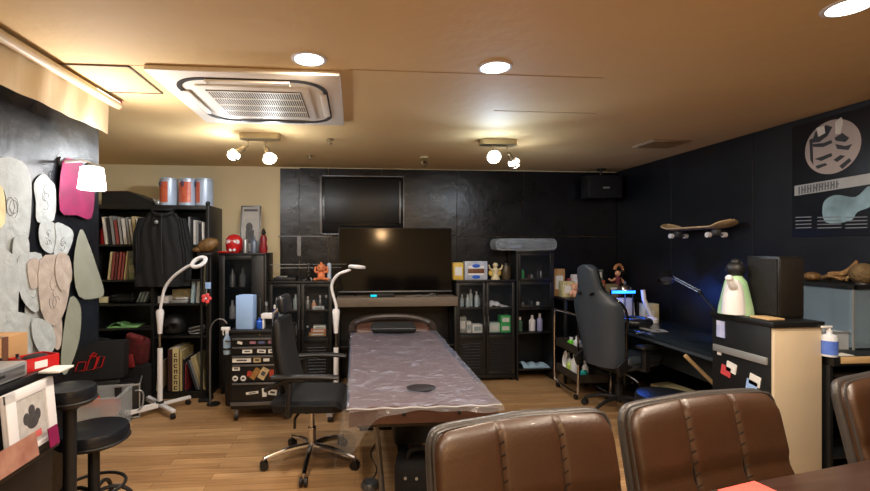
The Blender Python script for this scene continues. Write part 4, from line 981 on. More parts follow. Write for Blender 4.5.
# plastic film over the bed
t2 = T('plastic_film_sheet', 'clear plastic film wrapped over the brown treatment bed', 'plastic film', (.335, 3.1, 0))
rnd = random.Random(11); ph = [rnd.uniform(0, 6) for _ in range(8)]
def film(u, v):
    y = y0-.018+(y2-.18-y0)*v; s = -1+2*u
    x = s*(hw+.012)
    z = .688+.030*v+.0025*math.sin(u*19+v*31+ph[0])+.002*math.sin(u*47-v*23)+.0015*math.sin(v*90+u*13)
    over = abs(s)
    if over > .93: 
        k = (over-.93)/.07; z -= .085*k*k; x = math.copysign(hw+.008+.012*k, s)
    return Vector((x, y, z))
MB().grid(70, 90, film).build('film_top', M_film, t2)
MB().tube([(-.375+.75*k/20, y0-.024, .684+.003*math.sin(k*1.7)) for k in range(21)], .0035, 6).build('film_edge_glint', M_clear, t2)  # bright glint of the foot edge, shaped as a thin pale tube
def skirt(u, v):
    x = -.395+.78*u; edge = min(1, u*5)
    ln = .015+(.19*math.exp(-((u-.04)/.13)**2))+.008*math.sin(u*9)
    z = .683-ln*v; y = y0-.02-.03*v-.012*math.sin(u*23)*v
    return Vector((x-.02*v*(1-u), y, z))
MB().grid(50, 10, skirt).build('film_front', M_filmt, t2)
MB().grid(30, 10, lambda u, v: Vector((-hw-.02-.07*v*(1-u)+.01*math.sin(u*15)*v, y0-.02+.9*u, .612-(.30-.22*u)*v))).build('film_side', M_filmt, t2)
MB().grid(24, 16, lambda u, v: Vector((hw+.02+.10*v*(1-u)+.01*math.sin(u*15)*v, y0-.02+.8*u, .612-(.16-.12*u)*v))).build('film_corner', M_filmt, t2)
t = T('black_pillow', 'small flat black pillow lying at the head of the bed', 'pillow', (.33, 3.93, .722), R(-2))
MB().obox((0, 0, .032), (.38, .20, .058), (4, 0, 0), .026, 4).build('cushion', M_bkf, t)
MB().tube([(-.19, -.10, .036), (.19, -.10, .036), (.19, .10, .044), (-.19, .10, .044)], .004, 6, closed=True).build('piping', M_dkgrey, t)
t = T('black_bag', 'black shoulder bag on the floor under the treatment bed', 'bag', (.42, 2.5, 0), R(-8))
MB().obox((0, 0, .15), (.40, .22, .30), (0, 0, 0), .06, 4).build('bag_body', M_bkf, t)
MB().tube([(-.13, -.05, .28), (-.1, -.08, .36), (.08, -.08, .36), (.12, -.05, .28)], .012, 8, smooth=4).build('strap', M_bkf, t)
for x in (-.08, -.02): MB().cyl((x-.06, -.112, .22), (x-.06, -.120, .22), .008).build('stud', M_silver, t)
single('white_plug', MB().obox((0, 0, .022), (.09, .05, .04), (0, 0, 15), .012).cyl((.04, 0, .02), (.07, .01, .02), .006), M_white, (.40, 2.30, 0), 'small white plug on the floor in front of the black bag', 'plug')
t = T('foot_pedal', 'round grey foot pedal on the floor at the foot of the bed', 'foot pedal', W(370, 487, Z=0))
MB().lathe([(0, 0), (.055, 0), (.055, .02), (.045, .035), (0, .038)], n=28).build('pedal', M_grey, t)
MB().tube([(0, .05, .008), (.05, .2, .006), (.02, .45, .006), (.1, .7, .006)], .004, 6, smooth=5).build('cable', M_bkp, t)
single('floor_strip', MB().box((-.35, -.03, 0), (.35, .03, .012), .003), mat('brown_strip', S(80, 45, 35), .5), (.42, 2.22, 0), 'reddish brown strip lying on the floor before the bed foot', 'strip', rz=R(2))

# ================================================================ STARBASE helper
def star_base(t, r, zc, n=5, m=M_chrome, cast=M_bkp, a0=0, wr=.028, tubez=.05, name='base_leg'):
    for k in range(n):
        q = R(a0+360*k/n); d = Vector((math.cos(q), math.sin(q), 0))
        a = MB().tube([Vector((0, 0, zc)), d*r*.5+Vector((0, 0, zc-.012)), d*r+Vector((0, 0, tubez+.02))], [.022, .013], 10, smooth=4).cyl(d*r+Vector((0, 0, .045)), d*r+Vector((0, 0, .082)), .010).build(name, m, t)
        s = Vector((-d.y, d.x, 0))
        for e in (-1, 1): pass
        MB().cyl(d*r+s*.024+Vector((0, 0, wr)), d*r+s*.008+Vector((0, 0, wr)), wr).cyl(d*r-s*.024+Vector((0, 0, wr)), d*r-s*.008+Vector((0, 0, wr)), wr).cyl(d*r+s*.02+Vector((0, 0, wr)), d*r-s*.02+Vector((0, 0, wr)), .008).obox(d*r+Vector((0, 0, wr*1.4)), (.03, .03, wr*.8), (0, 0, math.degrees(q)), .006).build('caster', cast, a)

# ================================================================ OFFICE CHAIR (faces right)
t = T('office_chair', 'black mesh office chair with armrests and a chrome star base by the bed', 'office chair', (-.29, 3.10, 0), R(-4))
star_base(t, .31, .12, a0=-18)
MB().cyl((0, 0, .10), (0, 0, .24), .028).cyl((0, 0, .24), (0, 0, .38), .018).build('gas_column', M_chrome, t)
MB().obox((-.02, 0, .395), (.26, .22, .045), (0, 0, 0), .008).build('tilt_plate', M_bkp, t)
MB().tube([(-.05, -.1, .39), (-.08, -.17, .36), (-.08, -.18, .30)], .009, 8).build('lever', M_bkp, t)
MB().obox((-.02, .12, .34), (.05, .04, .09), (0, 0, 0), .015).build('tension_knob', M_bkp, t)
mb = MB()
def seat(u, v):
    a = -.24+.49*u; b = -.25+.5*v
    sx = abs(2*u-1); sy = abs(2*v-1)
    z = .475-.022*max(sx, sy)**6-.03*max(0, (u-.8)/.2)**2+.01*sy*sy
    k = 1-.10*(sx**4)*(sy**4)
    return Vector((a*k, b*k, z))
nu = 18; V = [[mb.bm.verts.new(seat(i/nu, j/nu)) for j in range(nu+1)] for i in range(nu+1)]
for i in range(nu):
    for j in range(nu): mb.bm.faces.new((V[i][j], V[i+1][j], V[i+1][j+1], V[i][j+1]))
ring = [V[i][0] for i in range(nu+1)]+[V[nu][j] for j in range(1, nu+1)]+[V[i][nu] for i in range(nu-1, -1, -1)]+[V[0][j] for j in range(nu-1, 0, -1)]
lo = [mb.bm.verts.new(Vector((v.co.x*.95, v.co.y*.95, .415))) for v in ring]; n = len(ring)
for i in range(n): mb.bm.faces.new((ring[i], ring[(i+1) % n], lo[(i+1) % n], lo[i]))
mb.bm.faces.new(lo); mb.build('seat', M_bkf, t, ang=70)
def backp(z, s): # back curve: x as function of height
    return -.115-.09*(z-.5)/.5-.02*math.sin((z-.5)*6)
def back(u, v):
    z = .52+.44*v; y = (-.215+.43*u)*(1-.18*v*v)
    return Vector((backp(z, 0)-.03*math.cos(PI*(u-.5))+.015, y, z))
bk = MB().grid(16, 18, back, .018).build('backrest_mesh', M_bkf, t)
pts = [back(0, v/8) for v in range(9)]+[back(u/6, 1) for u in range(1, 6)]+[back(1, 1-v/8) for v in range(9)]+[back(1-u/6, 0) for u in range(1, 6)]
MB().tube(pts, .018, 8, closed=True).build('backrest_frame', M_bkp, bk)
MB().tube([(-.08, 0, .395), (-.17, 0, .42), (-.21, 0, .55), (-.245, 0, .75), (-.25, 0, .92)], .022, 8, smooth=4).build('back_spine', M_bkp, t)
h = MB().obox((-.185, 0, 1.07), (.055, .22, .12), (0, -10, 0), .026, 4).build('headrest', M_lea, t)
MB().tube([(-.25, 0, .92), (-.255, 0, 1.0), (-.205, 0, 1.06)], .014, 8).build('headrest_post', M_chrome, h)
MB().obox((-.223, 0, 1.07), (.012, .07, .07), (0, -10, 0), .004).build('headrest_clip', M_silver, h)
for s in (-1, 1):
    a = MB().tube([(-.10, s*.22, .41), (-.10, s*.285, .43), (-.09, s*.285, .62)], .018, 8, smooth=4).tube([(-.25, s*.24, .56), (-.12, s*.28, .63), (.0, s*.285, .635)], .014, 8, smooth=4).build('armrest_bracket', M_bkp, t)
    mb = MB(); mb.tube([(-.20, s*.27, .645), (-.05, s*.285, .66), (.10, s*.285, .66), (.205, s*.275, .645)], .028, 10, smooth=4)
    for v in mb.bm.verts: v.co.z = .652+(v.co.z-.652)*.55
    mb.build('armrest_pad', M_bkp, a)

# ================================================================ MAGNIFIER FLOOR LAMPS
def mag_lamp(label, loc, rz, pts, ringc, ringn, edge=False, hide_white=True):
    t = T('magnifier_lamp', label, 'magnifier lamp', loc, rz, None)
    for k in range(5 if edge else 4):
        n = 5 if edge else 4; q = R(45+360*k/n); d = Vector((math.cos(q), math.sin(q), 0))
        M = Matrix.Rotation(q, 4, 'Z')
        a = MB().box((.0, -.02, .055), (.27, .02, .08), .006, M=M).build('base_leg', M_white, t)
        MB().cyl(d*.25+Vector((0, 0, .04)), d*.25+Vector((0, 0, .06)), .012).cyl(d*.25+Vector((-d.y*.016, d.x*.016, .022)), d*.25-Vector((-d.y*.016, d.x*.016, -.022)), .022).build('caster', M_bkp, a)
    MB().cyl((0, 0, .05), (0, 0, .10), .03).build('hub', M_bkp, t)
    MB().cyl((0, 0, .10), (0, 0, .56), .022).build('lower_post', M_white, t)
    MB().cyl((0, 0, .56), (0, 0, .70), .012).build('chrome_post', M_chrome, t)
    MB().lathe([(0, .69), (.018, .69), (.022, .75), (.034, .88), (.026, .90), (.012, .90)], n=20).build('joint_cone', M_white, t)
    MB().tube(pts, .013, 10, smooth=6).build('gooseneck', M_white, t)
    c = Vector(ringc); nrm = Vector(ringn).normalized()
    q = nrm.to_track_quat('Z', 'Y').to_matrix().to_4x4(); M = Matrix.Translation(c) @ q
    hd = MB().lathe([(.045, -.010), (.072, -.012), (.078, 0), (.072, .012), (.045, .010), (.045, -.010)], n=32, M=M).build('ring_head', M_white, t)
    MB().lathe([(0, -.004), (.046, -.004), (.046, .004), (0, .004)], n=28, M=M).build('lens', M_glass, hd)
    p = Vector(pts[-1]); MB().tube([p, p.lerp(c, .35), c-(c-p).normalized()*.085], .013, 8).build('head_joint', M_white, hd)
    return t
bp = W(160, 400, Y=4.16)
def rel(px, py, Y, o): return W(px, py, Y=Y)-o
o = Vector((bp.x, 4.16, 0))
mag_lamp('white magnifier lamp on a star base before the bookcase, ring head at the top right', o, 0,
         [Vector((0, 0, .88)), rel(162, 300, 4.16, o), rel(165, 288, 4.16, o), rel(173, 277, 4.14, o), rel(185, 268, 4.12, o), rel(190, 265.5, 4.11, o)],
         rel(199, 262, 4.10, o), (-.28, -.62, .75))
o = Vector((W(336, 330, Y=4.05).x, 4.05, 0))
mag_lamp('white magnifier lamp behind the office chair, its flat head seen edge-on', o, 0,
         [Vector((0, 0, .88)), rel(336, 305, 4.05, o), rel(332, 290, 4.05, o), rel(333, 281, 4.04, o), rel(339, 274, 4.02, o), rel(347, 271, 4.0, o)],
         rel(357, 267, 3.98, o), (.08, .12, 1), True)

# ================================================================ GOODS STAND (back right)
t = T('side_table', 'dark narrow table against the black wall behind the gaming chair', 'table', (2.5, 4.85, 0))
MB().box((-.30, -.23, .88), (.56, .24, .905), .004).build('table_top', M_bk, t)
for x in (-.28, .53):
    for y in (-.2, .2): MB().box((x-.015, y-.015, 0), (x+.015, y+.015, .88), .002).build('leg', M_bk, t)
MB().box((-.28, -.2, .42), (.54, .21, .435), .002).build('shelf', M_bk, t)
z = .905
cbox(2.27, 4.95, z, .13, .10, .30, M_card, 'brown cardboard box at the back left of the side table', 'brown_box')
cbox(2.31, 4.80, z, .14, .10, .17, mat('cream_print', S(195, 185, 140), .6, var=.3, nscale=30), 'cream printed box in front of the brown one', 'printed_box')
cbox(2.44, 4.86, z, .09, .07, .24, mat('white_print', S(205, 200, 200), .6, var=.3, nscale=40), 'white picture box with two dark oval pictures', 'picture_box')
for i, (x, m, lb) in enumerate(((2.345, M_skin, 'pinkish white plush toy in front of the cream printed box'), (2.43, M_white, 'whitish plush toy nearest the gaming chair'))):
    tt = T('plush_toy', lb, 'plush toy', (x, 4.70, z), 0, 'plush toys on the side table')
    MB().sph((0, 0, .045), .045, (1, .8, 1)).build('body', m, tt)
    hh = MB().sph((0, -.01, .115), .036).build('head', m, tt)
    for s in (-1, 1):
        MB().sph((s*.026, 0, .145), .014).build('ear', m, hh); MB().sph((s*.012, -.042, .12), .005).build('eye', M_bkp, hh)
        MB().sph((s*.045, -.02, .05), .018, (1, 1, 1.4)).build('arm', m, tt)
single('red_can', MB().lathe([(0, 0), (.028, 0), (.03, .01), (.03, .18), (.024, .195), (0, .195)], n=18), mat('maroon_can', S(130, 40, 60), .4), (2.385, 4.90, z), 'maroon cylinder between the boxes on the side table', 'can')
cbox(2.73, 4.93, z, .13, .10, .17, mat('redbrown_box', S(165, 90, 65), .6, var=.2, nscale=20), 'reddish brown box right behind the gaming chair headrest', 'brown_box')
cbox(2.73, 4.935, z+.17, .11, .05, .12, mat('grey_green_card', S(105, 110, 100), .6, var=.4, nscale=20), 'grey picture card standing on the reddish brown box', 'picture_card', cat='card')
cbox(2.80, 4.76, z, .10, .08, .14, mat('olive_box', S(130, 115, 80), .6, var=.2), 'olive box right of the gaming chair back', 'olive_box')
t = T('pirate_figurine', 'tan and maroon figurine with a black hat on the side table', 'figurine', (2.93, 4.86, z))
MB().lathe([(0, 0), (.045, 0), (.04, .06), (.03, .12), (.042, .18), (.02, .22), (0, .225)], n=18).build('body', mat('figurine_maroon', S(110, 45, 55), .5, var=.3), t)
MB().sph((-.005, -.01, .25), .032).build('head', M_skin, t)
MB().tube([(-.03, 0, .19), (-.08, -.02, .17), (-.12, -.03, .19)], [.015, .01], 8, smooth=3).build('arm', M_skin, t)
MB().tube([(.03, 0, .19), (.06, -.02, .15), (.05, -.04, .11)], [.015, .01], 8, smooth=3).build('arm', M_skin, t)
MB().tube([(-.035, 0, .29), (-.02, 0, .33), (.02, 0, .345), (.05, 0, .32), (.07, 0, .25)], [.02, .012], 8, smooth=4).build('hair', mat('tan_hair', S(190, 130, 85), .6, var=.3, nscale=30), t)
MB().sph((.045, -.02, .27), .035, (1, 1, .5)).build('hat', M_bkp, t)

# ================================================================ LONG DESK on the right wall
DX = 2.40
t = T('work_desk', 'long black work desk along the right wall', 'desk', (2.735, 3.5, 0))
y0, y1 = 2.70-3.5, 4.45-3.5; x0 = DX-2.735; x1 = 3.07-2.735
MB().box((x0, y0, .70), (x1, y1, .73), .006).build('desk_top', mat('desk_laminate', S(30, 38, 46), .2, var=.2, nscale=5), t)
MB().box((x0+.005, y0+.02, .675), (x0+.03, y1-.02, .70), .002).build('front_edge', M_dkgrey, t)
MB().box((x0+.33, y0+.05, .40), (x0+.35, y1-.15, .70), .002).build('modesty_panel', mat('desk_panel', S(44, 52, 60), .4), t)
for yy in (y0+.03, y1-.06):
    for xx in (x0+.05, x1-.05): MB().box((xx-.02, yy-.02, 0), (xx+.02, yy+.02, .70), .002).build('leg', M_bkp, t)
MB().cyl((x0+.05, y0+.15, .05), (x0+.05, y1-.15, .05), .012).build('foot_rail', M_chrome, t)
def onDesk(px, Y, z=.73): p = W(px, 250, Y=Y); return (p.x, Y, z)
t = T('drawing_board', 'cream light board standing at the far end of the desk', 'board', onDesk(623, 4.30))
MB().obox((0, 0, .115), (.23, .015, .20), (-8, 0, 0), .003).build('board', mat('board_cream', S(200, 190, 165), .6), t)
MB().box((-.11, -.03, 0), (.11, .05, .02), .003).build('base', M_bkp, t)
t = T('led_strip_lamp', 'glowing blue light bar at the far end of the desk', 'lamp', onDesk(623, 4.22))
MB().box((-.12, .0, .262), (.13, .03, .30), .004).build('bar_housing', M_bkp, t)
MB().box((-.115, -.006, .268), (.125, .0, .296), .002).build('blue_light', M_led, t)
for s in (-1, 1): MB().cyl((s*.115, .02, 0), (s*.115, .02, .262), .007).build('post', M_bkp, t)
l = lamp('blue_light_lamp', (0, -.05, .28), 1.6, (.05, .2, 1), 'POINT', .06); l.parent = t
t = T('steel_bowl', 'small shiny steel dome above the blue light bar', 'bowl', onDesk(625, 4.27, 1.03))
MB().lathe([(.07, 0), (.062, .03), (.035, .055), (0, .062)], n=24).build('dome', M_chrome, t)
MB().lathe([(.085, -.004), (.085, .0), (.065, .002), (.065, -.004)], n=24).cyl((0, 0, .06), (0, 0, .08), .012).build('rim', M_grey, t)
MB().cyl((.0, .0, -.30), (0, 0, .0), .006).build('stem', M_grey, t)
t = T('white_desk_lamp', 'white tilted lamp arm right of the blue light bar', 'lamp', onDesk(646, 4.12))
MB().tube([(.06, 0, .05), (-.02, 0, .22), (-.03, .0, .31)], .020, 10).build('arm', M_white, t)
MB().lathe([(0, 0), (.055, 0), (.055, .03), (.03, .05), (0, .055)], (.06, 0, 0), 24).build('base', M_white, t)
t = T('white_small_box', 'pale box at the wall end of the desk', 'box', onDesk(653, 4.15))
MB().box((-.05, .04, 0), (.09, .14, .165), .003).build('carton', M_cream, t)
MB().box((-.03, .036, .03), (.04, .04, .1)).build('label', M_wpaper, t)
t = T('steering_wheel', 'round black ring-shaped cushion on the far end of the desk', 'ring cushion', onDesk(634, 3.95))
t.name = 'ring_cushion'
MB().tube([(.12*math.cos(a*PI/8), .12*math.sin(a*PI/8), .04) for a in range(16)], .038, 12, closed=True).build('ring', M_lea, t)
MB().lathe([(0, 0), (.10, 0), (.10, .02), (0, .022)], n=24).build('base', M_bkp, t)
single('red_tape_roll', MB().tube([(.045*math.cos(a*PI/8), 0, .05+.045*math.sin(a*PI/8)) for a in range(16)], .012, 8, closed=True), M_red, (onDesk(619, 4.12)[0]-.02, 4.12, .732), 'red tape roll standing in front of the cream board', 'tape')
single('white_tissue_box', MB().box((-.07, -.05, 0), (.05, .05, .06), .006), M_white, onDesk(617, 4.02), 'small white box left of the ring cushion', 'box')
t = T('tracing_pad', 'whitish crumpled paper on the desk right of the ring cushion', 'paper', onDesk(653, 3.75))
MB().grid(8, 8, lambda u, v: Vector((-.08+.14*u, -.12+.22*v, .004+.008*math.sin(u*7)*math.sin(v*5)**2)), .002).build('sheet', mat('greyish_paper', S(150, 150, 145), .6, var=.2, nscale=30), t)
single('pen', MB().cyl((-.05, -.03, .006), (.05, .02, .006), .005), M_silver, onDesk(640, 3.60), 'silver pen on the desk in front of the ring cushion', 'pen')
# desk lamps on arms fixed at the wall
t = T('black_arm_lamp', 'black swing-arm lamp with a round reflector over the desk', 'lamp', (2.98, 3.35, .73))
o = Vector((2.98, 3.35, .73))
A = W(706, 312, X=2.98)-o; Bp = W(666, 275, X=2.86)-o; H = W(658, 284, X=2.80)-o; J = W(700, 293, X=2.95)-o
MB().lathe([(0, 0), (.045, 0), (.045, .03), (.02, .045), (0, .05)], n=20).build('clamp', M_bkp, t)
MB().tube([(0, 0, .04), J], .009, 8).build('lower_arm', M_bkp, t)
for dz in (0, .02): MB().tube([J+Vector((0, 0, dz)), Bp+Vector((0, 0, dz))], .006, 8).build('upper_arm', M_grey, t)
MB().sph(J, .02).build('elbow', M_bkp, t)
d = (H-Bp).normalized()
M = Matrix.Translation(Bp) @ Vector((-.25, -.45, -.75)).to_track_quat('Z', 'Y').to_matrix().to_4x4()
hd = MB().lathe([(0, -.04), (.035, -.035), (.05, .0), (.075, .06), (.07, .06), (.045, .005), (0, -.01)], n=24, M=M).build('lamp_head', M_bkp, t)
MB().lathe([(0, .035), (.045, .035), (.052, .045), (0, .05)], n=20, M=M).build('bulb', M_silver, hd)
# second one: small clip lamp close to the counter
t = T('gooseneck_lamp', 'thin black gooseneck lamp rising from the desk by the counter', 'lamp', (2.90, 2.98, .73))
MB().lathe([(0, 0), (.05, 0), (.05, .02), (0, .03)], n=20).build('base', M_bkp, t)
MB().tube([(0, 0, .02), (0, .12, .16), (-.02, .22, .30), (-.05, .24, .40), (-.10, .18, .44)], .010, 8, smooth=5).build('gooseneck', M_bkp, t)
M = Matrix.Translation((-.13, .14, .43)) @ Vector((-.5, -.3, -.6)).to_track_quat('Z', 'Y').to_matrix().to_4x4()
MB().lathe([(0, -.03), (.03, -.02), (.05, .04), (.045, .04), (0, .0)], n=20, M=M).build('lamp_head', M_grey, t)
# under the desk
t = T('cardboard_carton', 'cream cardboard box with black marks on the floor under the desk', 'box', (2.74, 3.70, 0), R(12))
MB().box((-.10, -.15, 0), (.10, .15, .24), .003).build('carton', M_cream, t)
mk = MB(); 
for z0, x0_, x1_ in ((.18, -.06, .05), (.14, -.04, .06), (.05, -.05, .04)): mk.box((x0_, -.1525, z0), (x1_, -.1505, z0+.016))
mk.box((-.01, -.1525, .12), (.01, -.1505, .2)); mk.tube([(-.03+.03*math.cos(a), -.1515, .07+.03*math.sin(a)) for a in [i*PI/5 for i in range(10)]], .005, 4, closed=True)
mk.build('black_marks', M_bkp, t)
t = T('computer_tower', 'black computer case on the floor behind the gaming chair base', 'computer', (2.55, 4.25, 0), R(0))
MB().box((-.10, -.2, .01), (.10, .2, .42), .006).build('case', M_bkp, t)
MB().box((-.09, -.205, .03), (.09, -.2, .40), .002).build('front_panel', M_bkg, t)
for z_ in (.18, .22): MB().cyl((.03, -.208, z_), (.03, -.204, z_), .006).build('button', M_silver, t)
for x in (-.08, .08): MB().box((x-.012, -.18, 0), (x+.012, .18, .01)).build('foot', M_bkp, t)
t = T('wooden_stick', 'pale wooden stick leaning under the long desk', 'stick', (2.98, 2.92, 0))
MB().cyl((0, 0, .01), (-.60, .18, .665), .014, n=12).build('shaft', M_wood, t)
MB().cyl((.008, -.002, .0), (-.02, .006, .032), .017, n=12).build('rubber_tip', M_bkp, t)

# ================================================================ CHROME TROLLEY
t = T('chrome_trolley', 'chrome tube trolley with brown-black trays left of the gaming chair', 'trolley', (2.24, 4.35, 0))
for s in (-1, 1):
    MB().tube([(s*.16, -.25, .74), (s*.16, -.25, .14), (s*.16, -.19, .07), (s*.16, .19, .07), (s*.16, .25, .14), (s*.16, .25, .74), (s*.16, .19, .80), (s*.16, -.19, .80)], .011, 8, closed=True, smooth=4).build('side_frame', M_chrome, t)
for z_ in (.16, .42):
    m = MB(); m.box((-.15, -.24, z_), (.15, .24, z_+.008)); m.box((-.15, -.24, z_), (-.143, .24, z_+.085)); m.box((.143, -.24, z_), (.15, .24, z_+.085)); m.box((-.15, -.24, z_), (.15, -.233, z_+.085)); m.box((-.15, .233, z_), (.15, .24, z_+.085))
    m.build('tray', mat('tray_brown', S(52, 46, 40), .5), t)
for x in (-.15, .15):
    for y in (-.19, .19): MB().cyl((x, y, .05), (x, y, .075), .01).cyl((x-.012, y, .026), (x+.012, y, .026), .026).build('caster', M_bkp, t)
Mt = Matrix.Translation((2.24, 4.35, 0))
for (x, y, z_, r, h, m, lb) in ((-.08, -.03, .169, .038, .23, M_white, 'large white bottle in the lower trolley tray'), (-.09, .05, .169, .036, .16, mat('lime', S(190, 220, 110), .4), 'lime green bottle in the lower trolley tray'),
        (-.07, -.19, .169, .034, .14, M_teal, 'teal bottle at the near end of the lower trolley tray'), (-.02, -.12, .169, .028, .18, M_white, 'slim white bottle behind the teal one in the lower trolley tray'),
        (-.08, -.08, .429, .036, .15, M_white, 'white bottle in the upper trolley tray'), (-.09, .02, .429, .04, .12, mat('bright_green', S(110, 210, 60), .4), 'bright green bottle in the upper trolley tray'), (-.06, -.17, .429, .035, .13, M_silver, 'silver bottle at the near end of the upper trolley tray')):
    p = Mt @ Vector((x, y, z_)); bottle(p.x, p.y, p.z, r, h, m, lb, 'trolley_bottle', None, 'bottles in the chrome trolley')
p = Mt @ Vector((-.07, .16, .169))
t = T('white_cloth', 'white cloth hanging at the far end of the lower trolley tray', 'cloth', p)
MB().grid(10, 10, lambda u, v: Vector((-.05+.13*u*(.4+.6*v), -.06+.06*math.sin(v*3), .22-.2*v+.02*math.sin(u*9))), .006).build('cloth', M_white, t)

# ================================================================ GAMING CHAIR (seen from behind)
t = T('gaming_chair', 'dark grey high-back gaming chair seen from behind at the desk', 'gaming chair', (2.30, 3.80, 0), R(-68)); t.scale = (.88, .96, .965)
star_base(t, .33, .14, a0=54, m=M_bkp, name='base_leg')
MB().cyl((0, 0, .10), (0, 0, .26), .032).cyl((0, 0, .26), (0, 0, .42), .020).build('gas_column', M_bkp, t)
MB().obox((0, 0, .42), (.26, .30, .05), (0, 0, 0), .008).build('tilt_plate', M_bkp, t)
MB().obox((0, .03, .49), (.50, .50, .10), (0, 0, 0), .04, 4).build('seat', M_dkgrey, t)
for s in (-1, 1): MB().obox((s*.235, .03, .53), (.07, .46, .08), (0, s*-15, 0), .03, 3).build('seat_bolster', M_dkgrey, t)
prof = [(.46, .20), (.52, .225), (.62, .235), (.74, .245), (.86, .262), (.95, .27), (1.02, .262), (1.08, .205), (1.13, .140), (1.18, .118), (1.25, .112), (1.31, .098), (1.345, .06), (1.352, .0)]
def width(z):
    for (a, wa), (b, wb) in zip(prof, prof[1:]):
        if a <= z <= b:
            k = (z-a)/(b-a); return wa+(wb-wa)*k
    return 0.0
mb = MB(); nz = 44; nu = 20
def gc(i, j, side):
    z = .46+.89*j/nz; w_ = max(.012, width(z)); u = -1+2*i/nu; x = w_*u
    lean_ = -.25-.17*(z-.46)/.9
    wing = .075*abs(u)**3*(1 if z < 1.06 else max(0, 1-(z-1.06)/.1))
    th = .055*math.sqrt(max(0, 1-abs(u)**4))+.006
    y = lean_+wing+(th if side else -th*.8)
    return Vector((x, y, z))
Fv = [[mb.bm.verts.new(gc(i, j, 1)) for j in range(nz+1)] for i in range(nu+1)]
Bv = [[mb.bm.verts.new(gc(i, j, 0)) for j in range(nz+1)] for i in range(nu+1)]
for i in range(nu):
    for j in range(nz):
        mb.bm.faces.new((Fv[i][j], Fv[i+1][j], Fv[i+1][j+1], Fv[i][j+1])); mb.bm.faces.new((Bv[i][j], Bv[i][j+1], Bv[i+1][j+1], Bv[i+1][j]))
for j in range(nz):
    mb.bm.faces.new((Fv[0][j], Fv[0][j+1], Bv[0][j+1], Bv[0][j])); mb.bm.faces.new((Fv[nu][j], Bv[nu][j], Bv[nu][j+1], Fv[nu][j+1]))
for i in range(nu):
    mb.bm.faces.new((Fv[i][0], Bv[i][0], Bv[i+1][0], Fv[i+1][0])); mb.bm.faces.new((Fv[i][nz], Fv[i+1][nz], Bv[i+1][nz], Bv[i][nz]))
bk = mb.build('backrest', M_dkgrey, t, ang=60)
for s in (-1, 1):
    MB().obox((s*.070, -.41, 1.10), (.036, .09, .022), (0, s*-40, 0), .012).build('strap_slot', M_bkg, bk)
    MB().tube([(s*.19, -.19, .455), (s*.245, -.20, .60), (s*.262, -.22, .75), (s*.285, -.24, .92), (s*.255, -.28, 1.03), (s*.165, -.33, 1.09), (s*.125, -.37, 1.18), (s*.10, -.39, 1.30)], .011, 8, smooth=4).build('edge_piping', M_bkg, bk)
    a = MB().obox((s*.30, -.02, .55), (.05, .07, .18), (0, 0, 0), .01).obox((s*.25, -.02, .45), (.14, .06, .025), (0, 0, 0), .005).build('armrest_post', M_bkp, t)
    MB().obox((s*.31, .02, .652), (.10, .28, .035), (0, 0, 0), .015, 3).build('armrest_pad', M_bkp, a)
    MB().obox((s*.24, -.23, .49), (.03, .16, .10), (25, 0, 0), .008).build('hinge_cover', M_bkp, t)
MB().tube([(.1, -.1, .41), (.26, -.12, .38), (.30, -.12, .36)], .007, 6).build('lever', M_grey, t)

# round seat beside desk
def stool(label, loc, h, r, foot=True, mcol=M_lea, rz=0, group=None, legs=5, lr=1.0):
    t = T('round_stool', label, 'stool', loc, R(rz), group)
    st = MB().lathe([(0, h-.085), (r*.90, h-.085), (r*.98, h-.07), (r, h-.03), (r*.95, h-.008), (r*.7, h), (0, h+.003)], n=40).build('seat', mcol, t)
    MB().tube([(r*1.0*math.cos(a*PI/12), r*1.0*math.sin(a*PI/12), h-.066) for a in range(24)], .006, 6, closed=True).build('piping', M_bkp, st)
    MB().lathe([(.05, h-.085), (.05, h-.10), (.028, h-.12), (.028, .16), (.04, .12), (0, .12)], n=20).build('column', M_bkp, t)
    if foot:
        MB().tube([(.19*lr*math.cos(a*PI/12), .19*lr*math.sin(a*PI/12), .17) for a in range(24)], .009, 8, closed=True).build('foot_ring', M_bkp, t)
    for k in range(legs):
        q = R(20+360*k/legs); d = Vector((math.cos(q), math.sin(q), 0))
        lg = MB().tube([d*.03*lr+Vector((0, 0, .14)), d*.12*lr+Vector((0, 0, .15)), d*.20*lr+Vector((0, 0, .12)), d*.245*lr+Vector((0, 0, .06))], .011, 8, smooth=4).build('leg', M_bkp, t)
        s = Vector((-d.y, d.x, 0)); c = d*.245*lr
        MB().cyl(c+s*.02+Vector((0, 0, .024)), c+s*.006+Vector((0, 0, .024)), .024).cyl(c-s*.02+Vector((0, 0, .024)), c-s*.006+Vector((0, 0, .024)), .024).cyl(c+Vector((0, 0, .03)), c+Vector((0, 0, .065)), .012).build('caster', M_bkp, lg)
    return t
stool('low black round stool on the floor by the long desk', (2.18, 3.02, 0), .42, .20, False)
